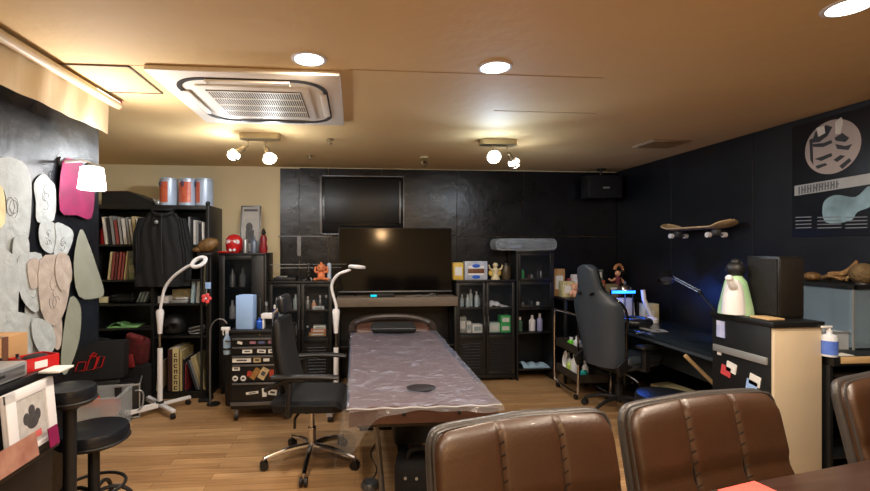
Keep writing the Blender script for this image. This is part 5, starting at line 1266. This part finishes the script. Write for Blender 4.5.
# ================================================================ LEFT FOREGROUND STOOLS AND BAGS
stool('round black stool nearest the viewer beside the sideboard', (-1.395, 2.57, 0), .49, .17, lr=.78)
t = stool('tall slim stand with a round black pad behind the nearest stool', (-1.34, 2.27, 0), .80, .11, legs=5, lr=.42); t.name = 'armrest_stand'; t['category'] = 'armrest'
t = T('storage_container', 'translucent plastic storage box on the floor with red and orange things', 'storage box', (-2.07, 3.80, 0), R(8))
m = MB(); bw, bd, bh = .23, .17, .30
for a, b in (((-bw, -bd, 0), (bw, bd, .006)), ((-bw, -bd, 0), (-bw+.005, bd, bh)), ((bw-.005, -bd, 0), (bw, bd, bh)), ((-bw, -bd, 0), (bw, -bd+.005, bh)), ((-bw, bd-.005, 0), (bw, bd, bh))): m.box(a, b)
for a, b in (((-bw-.012, -bd-.012, bh-.015), (bw+.012, -bd, bh)), ((-bw-.012, bd, bh-.015), (bw+.012, bd+.012, bh)), ((-bw-.012, -bd, bh-.015), (-bw, bd, bh)), ((bw, -bd, bh-.015), (bw+.012, bd, bh))): m.box(a, b)
m.build('box_body', M_clear, t)
for i, (x, y, z, s, mm, lb) in enumerate(((.10, -.02, .012, (.14, .18, .10), mat('lilac_cloth', S(150, 150, 180), .8, var=.2), 'lilac cloth bundle inside the translucent storage box'), (.14, -.04, .115, (.12, .16, .13), M_red, 'red bundle under the rim of the translucent storage box'), (-.10, 0, .012, (.16, .22, .20), M_wpaper, 'white bundle at the left inside the storage box'))):
    q = Matrix.Rotation(R(8), 4, 'Z') @ Vector((x, y, z))
    single('packed_bundle', MB().obox((0, 0, s[2]/2), s, (0, 0, 10*i), .03, 3), mm, (q.x-2.07, q.y+3.80, q.z), lb, 'bundle', 'bundles in the storage box')
q = (-2.13, 3.64, .30)
single('orange_toolbox', MB().poly([(-.06, -.05, 0), (.06, -.05, 0), (.045, -.05, .065), (-.045, -.05, .065)], (0, .1, 0)), mat('bright_orange', S(240, 85, 30), .4), (-2.05, 3.72, .215), 'bright orange wedge-shaped case on the storage box', 'case')
single('blue_case', MB().obox((0, 0, .025), (.14, .1, .05), (0, 0, 5), .015, 3), mat('bright_blue', S(30, 120, 225), .4), (-2.20, 3.70, .215), 'bright blue case left of the orange one', 'case')
t = T('black_tote_bag', 'black storage bag with a red outline emblem by the bookcase', 'bag', (-2.25, 4.14, 0), R(14))
MB().obox((0, 0, .47), (.50, .22, .33), (-8, 0, 0), .02, 3).build('bag_body', M_bkf, t)
MB().obox((0, 0, .16), (.46, .24, .32), (0, 0, 0), .02).build('lower_body', M_bkp, t)
MB().tube([(-.15, -.04, .63), (-.1, -.05, .66), (.1, -.05, .66), (.15, -.04, .63)], .01, 6, smooth=3).build('handle', M_bkf, t)
em = MB(); yb = -.128
def outl(pts, r=.0055): em.tube([(x, yb-(z-.47)*-.14, z) for x, z in pts], r, 5, closed=True)
outl([(-.10, .42), (-.035, .42), (-.02, .49), (-.075, .49)]); outl([(-.02, .42), (.035, .425), (.06, .52), (.02, .54), (-.0, .50)]); outl([(.045, .43), (.09, .44), (.11, .52), (.075, .53)]); outl([(-.0, .53), (.03, .56), (.055, .55), (.03, .52)])
em.build('red_emblem', M_red, t)
t = T('red_backpack', 'dark red bag slumped beside the bookcase divider', 'bag', (-1.99, 4.38, .0), R(-10))
MB().obox((0, 0, .50), (.19, .13, .26), (8, 10, 0), .05, 4).build('bag_body', M_reddark, t)
MB().obox((.01, -.05, .62), (.17, .06, .07), (10, 14, 0), .02, 3).build('flap', mat('red_strap_cloth', S(105, 34, 38), .8, var=.4, nscale=20), t)
MB().obox((-.02, -.085, .42), (.07, .02, .12), (4, -8, 0), .008).build('pocket', mat('pocket_red', S(130, 30, 32), .7, var=.3), t)
MB().tube([(-.08, -.02, .62), (-.11, -.06, .50), (-.08, -.05, .38)], .012, 6, smooth=3).build('strap', M_bkf, t)
MB().obox((0, 0, .19), (.2, .13, .38), (0, 0, 0), .03, 3).build('lower_bag', M_bkf, t)
t = T('flight_case', 'black case with silver corner edges lying before the bookcase', 'case', (-1.95, 4.12, 0), R(20))
MB().box((-.09, -.13, .012), (.09, .13, .29), .01).build('case_body', M_bkp, t)
for a, b in (((-.092, -.134, .28), (.094, -.126, .294)), ((-.092, -.134, .006), (.094, -.126, .02)), ((.086, -.134, .01), (.096, -.124, .29)), ((.086, -.13, .28), (.096, .13, .294))): MB().box(a, b, .002).build('silver_edge', M_silver, t)
MB().tube([(.06, -.14, .24), (.10, -.15, .24), (.12, -.14, .20), (.11, -.14, .1), (.06, -.14, .06)], .007, 6, smooth=3).build('handle', M_silver, t)
t = T('grey_pouch', 'dark grey slumped pouch between the case and the lamp base', 'bag', (-1.94, 4.24, 0)) if 0 else None

# ================================================================ COUNTER at the right
KX0, KX1, KY0, KY1, KZ = 2.24, 2.525, 2.26, 2.68, 1.046
t = T('reception_counter', 'tall counter with a beige side panel and black front', 'counter', (KX0, KY0, 0))
W_ = KX1-KX0; D_ = KY1-KY0
MB().box((.0, .018, 0), (W_, D_, KZ-.03), .002).build('body', M_bk, t)
MB().box((.006, .0, 0), (W_, .018, KZ-.03), .001).build('side_panel', mat('beige_laminate', S(206, 188, 160), .5, var=.03), t)
MB().box((-.012, -.012, KZ-.03), (W_+.006, D_+.01, KZ), .003).build('counter_top', M_bk, t)
MB().box((-.014, .03, KZ-.24), (-.0, D_-.02, KZ-.20), .002).build('open_tray', M_silver, t)
MB().box((-.006, D_-.10, KZ-.15), (-.001, D_-.04, KZ-.05)).build('blue_white_sticker', mat('sticker_bluewhite', S(120, 150, 230), .4, var=.3, nscale=30, col2=S(235, 235, 245)), t)
for i, (y, z, m) in enumerate(((.27, .73, M_wpaper), (.31, .70, mat('sticker_redpink', S(200, 70, 75), .5, var=.2)), (.11, .70, M_wpaper), (.13, .665, M_lblue))):
    MB().obox((-.0035, y, z), (.004, .07, .06), (10, 0, 0)).build('sticker', m, t)
MB().obox((-.004, D_-.06, .80), (.003, .03, .03)).build('sticker', M_wpaper, t)
t = T('black_speaker', 'black bookshelf loudspeaker on the beige-sided counter', 'speaker', (2.45, 2.46, KZ))
MB().box((-.075, -.10, .0), (.075, .11, .35), .004).build('cabinet', mat('speaker_black', S(26, 24, 22), .35), t)
g_ = MB().box((-.083, -.09, .015), (-.075, .10, .335), .003).build('grille', M_bkf, t)
MB().box((-.072, -.104, .012), (.072, -.10, .338), .003).build('side_panel', mat('speaker_side', S(34, 30, 26), .4), t)
single('wood_tray', MB().box((-.05, -.06, 0), (.05, .06, .010), .003), M_wood, (2.31, 2.37, KZ), 'small flat wooden tray at the counter edge by the speaker', 'tray')
t = T('draped_figurine', 'figurine in a white and pale green coat on the counter', 'figurine', (2.295, 2.565, KZ), R(20))
MB().lathe([(0, 0), (.075, 0), (.07, .04), (.055, .12), (.045, .17), (.025, .20), (0, .205)], n=24).build('coat', M_lgreen, t)
MB().lathe([(0, 0), (.05, 0), (.045, .08), (.035, .15), (.02, .175), (0, .18)], (-.045, -.015, .005), n=20).build('white_sleeve', M_white, t)
MB().tube([(-.04, -.02, .13), (-.08, -.03, .15), (-.105, -.03, .185)], [.022, .014], 10, smooth=3).sph((-.108, -.03, .192), .017).build('raised_arm', M_white, t)
hd = MB().sph((0, 0, .235), .042, (1, 1, 1)).build('head', M_bkp, t)
t.scale = (1.22, 1.22, 1.15)
MB().tube([(.02, 0, .26), (.06, .02, .23), (.08, .02, .15), (.085, .02, .08)], [.022, .010], 8, smooth=4).sph((0, .0, .27), .022).build('hair', M_bkp, t)

# side table right with tank
AX0, AX1, AY0, AY1, AZ = 2.55, 3.07, 2.22, 2.70, .86
t = T('tank_table', 'black table with a wooden front edge right of the counter', 'table', (AX0, AY0, 0))
W_ = AX1-AX0; D_ = AY1-AY0
MB().box((0, 0, AZ-.05), (W_, D_, AZ), .003).build('table_top', M_bk, t)
MB().box((.04, -.006, AZ-.035), (W_, .004, AZ+.001), .002).build('wood_edge', M_wood, t)
MB().box((.0, .02, 0), (.02, D_, AZ-.05), .001).build('side_panel', M_bk, t); MB().box((W_-.02, .02, 0), (W_, D_, AZ-.05), .001).build('side_panel', M_bk, t)
MB().box((.02, D_-.02, 0), (W_-.02, D_, AZ-.05), 0).build('back_panel', M_bk, t)
for z in (.30, .56): MB().box((.02, .03, z), (W_-.02, D_-.02, z+.015), .001).build('shelf', M_bk, t)
for i in range(4):
    single('rolled_bundle', MB().cyl((-.06, 0, .02), (.10, .01, .022), .02, n=12).cyl((.10, .01, .022), (.11, .01, .022), .012, n=10), [M_grey, M_silver, M_gold, M_grey][i], (AX0+.18, AY0+.12+.0*i, .575+.042*i), ['grey rolled bundle at the bottom of the stack', 'silver rolled bundle second from the bottom', 'brownish rolled bundle second from the top', 'grey rolled bundle on top of the stack'][i]+' in the black table', 'bundle', 'rolled bundles in the black table')
t = T('glass_tank', 'clear glass tank with a black rim on the table by the right wall', 'glass tank', (2.95, 2.51, AZ))
hx, hy, hh = .115, .15, .36
for a, b in (((-hx, -hy, 0), (-hx+.005, hy, hh)), ((hx-.005, -hy, 0), (hx, hy, hh)), ((-hx, -hy, 0), (hx, -hy+.005, hh)), ((-hx, hy-.005, 0), (hx, hy, hh))): MB().box(a, b).build('glass_pane', mat('tank_glass', S(150, 175, 195), .08, var=.05, alpha=.35), t)
MB().box((-hx, -hy, 0), (hx, hy, .012), .001).build('base', M_bkp, t)
m = MB(); zt = hh
for a, b in (((-hx-.006, -hy-.006, zt-.012), (-hx+.012, hy+.006, zt+.012)), ((hx-.012, -hy-.006, zt-.012), (hx+.006, hy+.006, zt+.012)), ((-hx, -hy-.006, zt-.012), (hx, -hy+.012, zt+.012)), ((-hx, hy-.012, zt-.012), (hx, hy+.006, zt+.012))): m.box(a, b)
m.build('rim', M_bkp, t)
MB().box((-hx, -hy, zt+.0), (hx, hy, zt+.012)).build('lid', M_bkp, t)
MB().box((-hx-.002, -hy-.002, 0), (-hx+.006, -hy+.006, hh)).build('corner_strip', M_silver, t)
zt = AZ+.373
t = T('driftwood', 'gnarled driftwood branches lying on the glass tank', 'driftwood', (2.95, 2.50, zt))
dm = mat('driftwood', S(128, 98, 62), .75, var=.4, nscale=25, bump=.6, bscale=60)
MB().tube([(-.07, .12, .02), (-.04, .06, .03), (.0, .0, .02), (.06, -.04, .03)], [.018, .012], 8, smooth=5).build('branch', M_bkp if 0 else mat('driftwood_dark', S(58, 46, 34), .7, var=.4, nscale=25, bump=.6), t)
MB().tube([(.0, .10, .02), (-.04, .05, .05), (-.02, .0, .06), (.05, -.02, .11)], [.02, .01], 8, smooth=5).build('branch', dm, t)
MB().tube([(-.02, .02, .03), (.0, -.02, .08), (.03, -.03, .12), (.07, .0, .13)], [.016, .008], 8, smooth=5).build('branch', dm, t)
MB().tube([(-.05, .10, .02), (-.07, .03, .04), (-.05, -.02, .022)], [.012, .006], 8, smooth=5).build('twig', dm, t)
for k in range(7):
    rnd = random.Random(k); y_ = .11-.038*k; MB().tube([(rnd.uniform(-.06, .02), y_, .02), (rnd.uniform(-.07, .04), y_-.03, .045), (rnd.uniform(-.05, .08), y_-.05, .05+rnd.random()*.05)], [.008, .003], 6, smooth=4).build('twig', dm if k % 2 else mat('pale_wood_bit', S(190, 160, 110), .6), t)
single('stone_ornament', MB().sph((0, 0, .03), .038, (1.1, 1.3, .78)), M_gold, (2.875, 2.635, zt), 'round brown stone at the far end of the tank top', 'stone')
t = T('coconut_shell', 'round brown husk sitting on the near end of the tank top', 'husk', (2.93, 2.39, zt))
MB().sph((0, 0, .062), .062, (1, 1, 1.0), u=28, v=18).build('husk', mat('pot_brown', S(96, 78, 50), .7, var=.3, nscale=30, bump=.6), t)
MB().lathe([(.02, 0), (.04, 0), (.035, .012), (.02, .014)], n=20).build('ring_base', M_bkp, t)
t = T('clear_plastic_box', 'empty clear plastic tray box on the table edge', 'box', (2.72, 2.44, AZ))
m = MB(); 
for a, b in (((-.10, -.06, 0), (.11, .06, .004)), ((-.10, -.06, 0), (-.096, .06, .10)), ((.106, -.06, 0), (.11, .06, .10)), ((-.10, -.06, 0), (.11, -.056, .10)), ((-.10, .056, 0), (.11, .06, .10))): m.box(a, b)
m.build('box_body', M_clear, t); MB().box((-.105, -.065, .096), (.115, -.056, .103)).build('rim', M_silver, t)
t = T('sanitizer_bottle', 'white pump bottle with a blue label on the table by the counter', 'pump bottle', W(829, 356, Z=AZ)+Vector((0, 0, 0)))
MB().lathe([(0, 0), (.035, 0), (.037, .01), (.037, .10), (.032, .115), (.014, .12), (.014, .13), (0, .13)], n=24).build('bottle', mat('bottle_white', S(215, 222, 235), .3, var=.02), t)
MB().lathe([(.0375, .012), (.0375, .085), (.0378, .085), (.0378, .012)], n=24).build('blue_label', mat('label_blue', S(60, 90, 200), .4, var=.4, nscale=14, col2=S(110, 150, 230)), t)
MB().cyl((0, 0, .128), (0, 0, .155), .008).obox((-.018, 0, .158), (.065, .018, .012), (0, 0, 0), .004).cyl((0, 0, .125), (0, 0, .14), .014).build('pump', M_white, t)
single('paper_sheet', MB().box((-.05, -.03, 0), (.06, .03, .003)), M_wpaper, (2.63, 2.265, AZ+.001), 'small white sheet on the table edge under the pump bottle', 'paper')

# ================================================================ RIGHT WALL THINGS
t = T('skateboard', 'skateboard mounted sideways on the right wall, wheels down', 'skateboard', (2.96, 3.72, 1.60))
def deck(u, v):
    y = -.39+.78*u; s = abs(2*u-1); w_ = .095*(1-max(0, (s-.82)/.18)**2.2*.85)
    z = .0+.055*max(0, (s-.62)/.38)**1.6+.012*(2*v-1)**2
    return Vector((-w_+2*w_*v, y, z))
MB().grid(36, 8, deck, .012).build('deck', mat('deck_wood', S(196, 170, 132), .5, var=.12, nscale=6, stretch=(1, 8, 1)), t)
for s in (-1, 1):
    tr = MB().cyl((-.06, s*.22, -.05), (.06, s*.22, -.05), .008).obox((0, s*.22, -.025), (.05, .05, .04), (0, 0, 0), .006).build('truck', M_grey, t)
    for x in (-.07, .07): MB().cyl((x-.014, s*.22, -.05), (x+.014, s*.22, -.05), .022).build('wheel', M_white, tr)
    MB().box((.06, s*.2-.01, -.015), (.115, s*.2+.01, -.005)).build('wall_bracket', M_bkp, t)
t = T('wall_speaker', 'small black speaker hanging from the ceiling in the far right corner', 'speaker', (2.80, 4.98, 2.0))
MB().box((-.20, -.10, 0), (.20, .08, .255), .006).build('cabinet', M_bkp, t)
MB().box((-.19, -.108, .01), (.19, -.10, .245), .004).build('grille', M_bkf, t)
MB().box((-.035, -.113, .105), (.04, -.108, .125), .001).build('badge', M_silver, t)
MB().cyl((0, 0, .25), (0, 0, CEIL-2.0), .012).cyl((0, 0, CEIL-2.0-.008), (0, 0, CEIL-2.0), .05).build('ceiling_mount', M_bkp, t)
# big poster sign on the right wall
px = XR-.014
t = T('wall_poster', 'dark wall poster with a round pale emblem and a lettered banner', 'poster', (px, 2.70, 1.9))
def pz(a, b): 
    q = W(a, b, X=px-.002); return Vector((0, q.y-2.70, q.z-1.9))
MB().box((-.004, 2.0-2.7, 1.52-1.9), (0, 2.955-2.7, 2.30-1.9), .001).build('backing', mat('poster_dark', S(24, 30, 38), .4, var=.3, nscale=3, col2=S(16, 20, 27)), t)
cc = pz(832, 147); rad = .44*(pz(832, 117).z-pz(832, 178).z)
disc = MB().lathe([(0, 0), (rad, 0), (rad, .0015), (0, .0015)], n=48, M=Matrix.Translation((-.0045, cc.y, cc.z)) @ Matrix.Rotation(-PI/2, 4, 'Y')).build('round_emblem', mat('emblem_pale', S(175, 165, 165), .5, var=.1, nscale=6), t)
def blob(pts, m, nm, dx): 
    q = [pz(a, b) for a, b in pts]; return MB().poly([Vector((-dx, p.y, p.z)) for p in q], (-.001, 0, 0)).build(nm, m, disc, smooth=False)
ink = mat('emblem_ink', S(46, 50, 56), .5, var=.2)
for pts in ([(812, 143), (816, 132), (827, 125), (833, 127), (828, 136), (820, 142)], [(813, 144), (824, 143), (832, 140), (833, 143), (824, 147), (814, 147)], [(835, 138), (843, 133), (850, 138), (846, 142), (837, 141)],
            [(815, 159), (824, 156), (832, 153), (833, 156), (822, 161)], [(834, 160), (841, 155), (846, 156), (838, 162)], [(810, 140), (813, 138), (814, 165), (811, 160)], [(822, 132), (826, 128), (828, 131), (824, 135)], [(836, 144), (846, 146), (853, 144), (849, 150), (838, 149)], [(840, 166), (850, 158), (852, 161), (843, 169)], [(816, 166), (826, 163), (828, 165), (818, 169)]): blob(pts, ink, 'ink_shape', .0062)
for pts in ([(836, 122), (842, 117), (844, 121), (841, 134), (836, 134)], [(817, 128), (825, 126), (826, 133), (819, 137)]): blob(pts, M_wpaper, 'pale_shape', .0064)
bn_ = [pz(795, 186), pz(872, 173), pz(872, 184), pz(795, 196)]
ban = MB().poly([Vector((-.0050, p.y, p.z)) for p in bn_], (-.001, 0, 0)).build('banner', mat('banner_pale', S(170, 176, 182), .5), t, smooth=False)
lm = MB(); rnd = random.Random(4)
for k in range(14):
    a = 799+k*2.9; yb_ = 187.5-(a-795)*.169
    q = [pz(a, yb_), pz(a+1.5+rnd.random()*.6, yb_-.2), pz(a+1.5, yb_+7.5), pz(a, yb_+7.8)]
    lm.poly([Vector((-.0062, p.y, p.z)) for p in q], (-.0006, 0, 0))
    if k % 2: 
        q = [pz(a, yb_+3), pz(a+2.8, yb_+2.6), pz(a+2.8, yb_+4), pz(a, yb_+4.4)]; lm.poly([Vector((-.0063, p.y, p.z)) for p in q], (-.0006, 0, 0))
lm.build('banner_lettering', mat('letter_grey', S(96, 104, 112), .5), ban, smooth=False)
q = [pz(a, b) for a, b in ((824, 203), (836, 195), (856, 197), (870, 186), (872, 205), (858, 212), (850, 221), (826, 222))]
q = smooth_poly([(p.y, p.z, 0) for p in q], 4); MB().poly([Vector((-.0048, p.x, p.y)) for p in q], (-.001, 0, 0)).build('pale_cloud', mat('poster_cloud', S(128, 160, 176), .5, var=.5, nscale=6), t, smooth=False)
tl_ = MB()
for yy in (217, 220.5, 224, 227.5):
    for a0, a1 in ((796, 812), (818, 842), (846, 868)):
        q = [pz(a0, yy), pz(a1, yy-.6), pz(a1, yy+.4), pz(a0, yy+1)]; tl_.poly([Vector((-.0062, p.y, p.z)) for p in q], (-.0005, 0, 0))
tl_.build('small_text_lines', mat('text_pale', S(120, 128, 138), .5), t, smooth=False)

# ================================================================ CUSTOMER TABLE + ARMCHAIRS
rot = R(11)
t = T('customer_table', 'dark brown table in the lower right foreground', 'table', (1.03, 1.275, 0), rot)
MB().box((-.45, -1.15, .69), (1.3, 0, .72), .006).build('table_top', M_table, t)
for x in (-.35, 1.2):
    for y in (-1.05, -.1): MB().box((x-.03, y-.03, 0), (x+.03, y+.03, .69), .004).build('leg', M_bkp, t)
p = W(742, 489.5, Z=.72)
single('red_leaflet', MB().obox((0, 0, .002), (.16, .10, .003), (0, 0, 14)), mat('leaflet_red', S(225, 90, 80), .6, var=.15, nscale=30), (p.x+.01, p.y-.03, .72), 'red and orange leaflet lying on the customer table', 'leaflet')
def armchair(loc, rz, label, w_=.66):
    t = T('leather_armchair', label, 'armchair', loc, rz, 'brown leather chairs at the customer table')
    # local +Y is away from the table; back stands at y = 0, seat towards -y
    hw = w_/2; H = .912
    def yb(z): return -.02+.12*(z-.42)/.53
    def side(u): return -hw+w_*u
    # backrest core
    mb = MB(); nz, nu = 22, 60
    def fr(u, v, front):
        z = .40+(H-.40)*v
        x = side(u); s = abs(2*u-1)
        pad = (abs(math.sin(3*PI*u)))**.22 if 0 < u < 1 else 0
        crown = 1-max(0, (v-.9)/.1)**2
        top = -.018*max(0, (s-.86)/.14)**2*(v**8)      # rounded upper corners
        arch = .018*(1-s*s)*v
        puff = (.020*pad+.028)*(.55+.45*crown)
        lowc = .014*math.exp(-((z-.69)/.015)**2)
        y = yb(z)-(puff*.8-lowc if front else -.045*(crown*.9+.1)*(1-.6*max(0, (s-.9)/.1)**2))
        xx = x*(1-.05*max(0, (v-.86)/.14)**2)
        return Vector((xx, y, z+top+arch))
    A = [[mb.bm.verts.new(fr(i/nu, j/nz, 1)) for j in range(nz+1)] for i in range(nu+1)]
    B = [[mb.bm.verts.new(fr(i/nu, j/nz, 0)) for j in range(nz+1)] for i in range(nu+1)]
    for i in range(nu):
        for j in range(nz):
            mb.bm.faces.new((A[i][j], A[i][j+1], A[i+1][j+1], A[i+1][j])); mb.bm.faces.new((B[i][j], B[i+1][j], B[i+1][j+1], B[i][j+1]))
        mb.bm.faces.new((A[i][nz], B[i][nz], B[i+1][nz], A[i+1][nz])); mb.bm.faces.new((A[i][0], A[i+1][0], B[i+1][0], B[i][0]))
    for j in range(nz):
        mb.bm.faces.new((A[0][j], B[0][j], B[0][j+1], A[0][j+1])); mb.bm.faces.new((A[nu][j], A[nu][j+1], B[nu][j+1], B[nu][j]))
    bk = mb.build('backrest', M_arm, t, ang=70)
    # rolled rim around back
    pts = [Vector((-hw*1.0, yb(.45)+.0, .45)), Vector((-hw*1.0, yb(.7), .7)), Vector((-hw*.995, yb(.84), .84)), Vector((-hw*.975, yb(.89), .895)), Vector((-hw*.86, yb(.905)+.005, .921)), Vector((-hw*.4, yb(.915)+.005, .929)), Vector((0, yb(.915)+.005, .934)),
           Vector((hw*.4, yb(.915)+.005, .929)), Vector((hw*.86, yb(.905)+.005, .921)), Vector((hw*.975, yb(.89), .895)), Vector((hw*.995, yb(.84), .84)), Vector((hw*1.0, yb(.7), .7)), Vector((hw, yb(.45), .45))]
    MB().tube([p+Vector((0, .020, -.014)) for p in pts], .015, 14, smooth=5).build('rolled_edge', M_armrim, t)
    MB().tube([p+Vector((0, -.012, -.004)) if abs(p.x) < hw*.9 else p+Vector((0, -.01, 0)) for p in pts], .005, 6, smooth=5).build('piping', M_armrim, bk)
    for s in (-1, 1):
        x = s*w_/6
        st = MB(); st.tube([(x, yb(z_)-.0235, z_) for z_ in [.44+.024*q for q in range(20)]], .0028, 6)
        for k in range(13):
            z = .46+k*.034
            st.tube([(x, yb(z)-.026, z), (x+.009, yb(z)-.036, z+.012)], .0016, 5)
        st.build('seam_stitching', mat('thread_dark', S(26, 18, 12), .7), bk)
    MB().obox((0, -.27, .40), (w_-.06, .52, .14), (0, 0, 0), .04, 4).build('seat', M_arm, t)
    MB().obox((0, -.22, .31), (w_-.10, .50, .05), (0, 0, 0), .008).build('seat_frame', M_bkp, t)
    for x in (-hw+.09, hw-.09):
        for y in (-.44, .0): MB().cyl((x, y, .30), (x*1.03, y*1.05, 0), .020, .014, n=12).build('leg', M_bkp, t)
    return t
d = Vector((math.cos(rot), math.sin(rot), 0))
P0 = Vector((.535, 1.275, 0))
armchair(P0, rot, 'brown leather chair leftmost at the customer table, brightest of the three', .61)
armchair(P0+d*.705, rot, 'brown leather chair in the middle, before the beige-sided counter', .655)
armchair(P0+d*1.72+Vector((0, .01, 0)), rot+R(2), 'brown leather chair cut off by the right edge of the photo', .625)
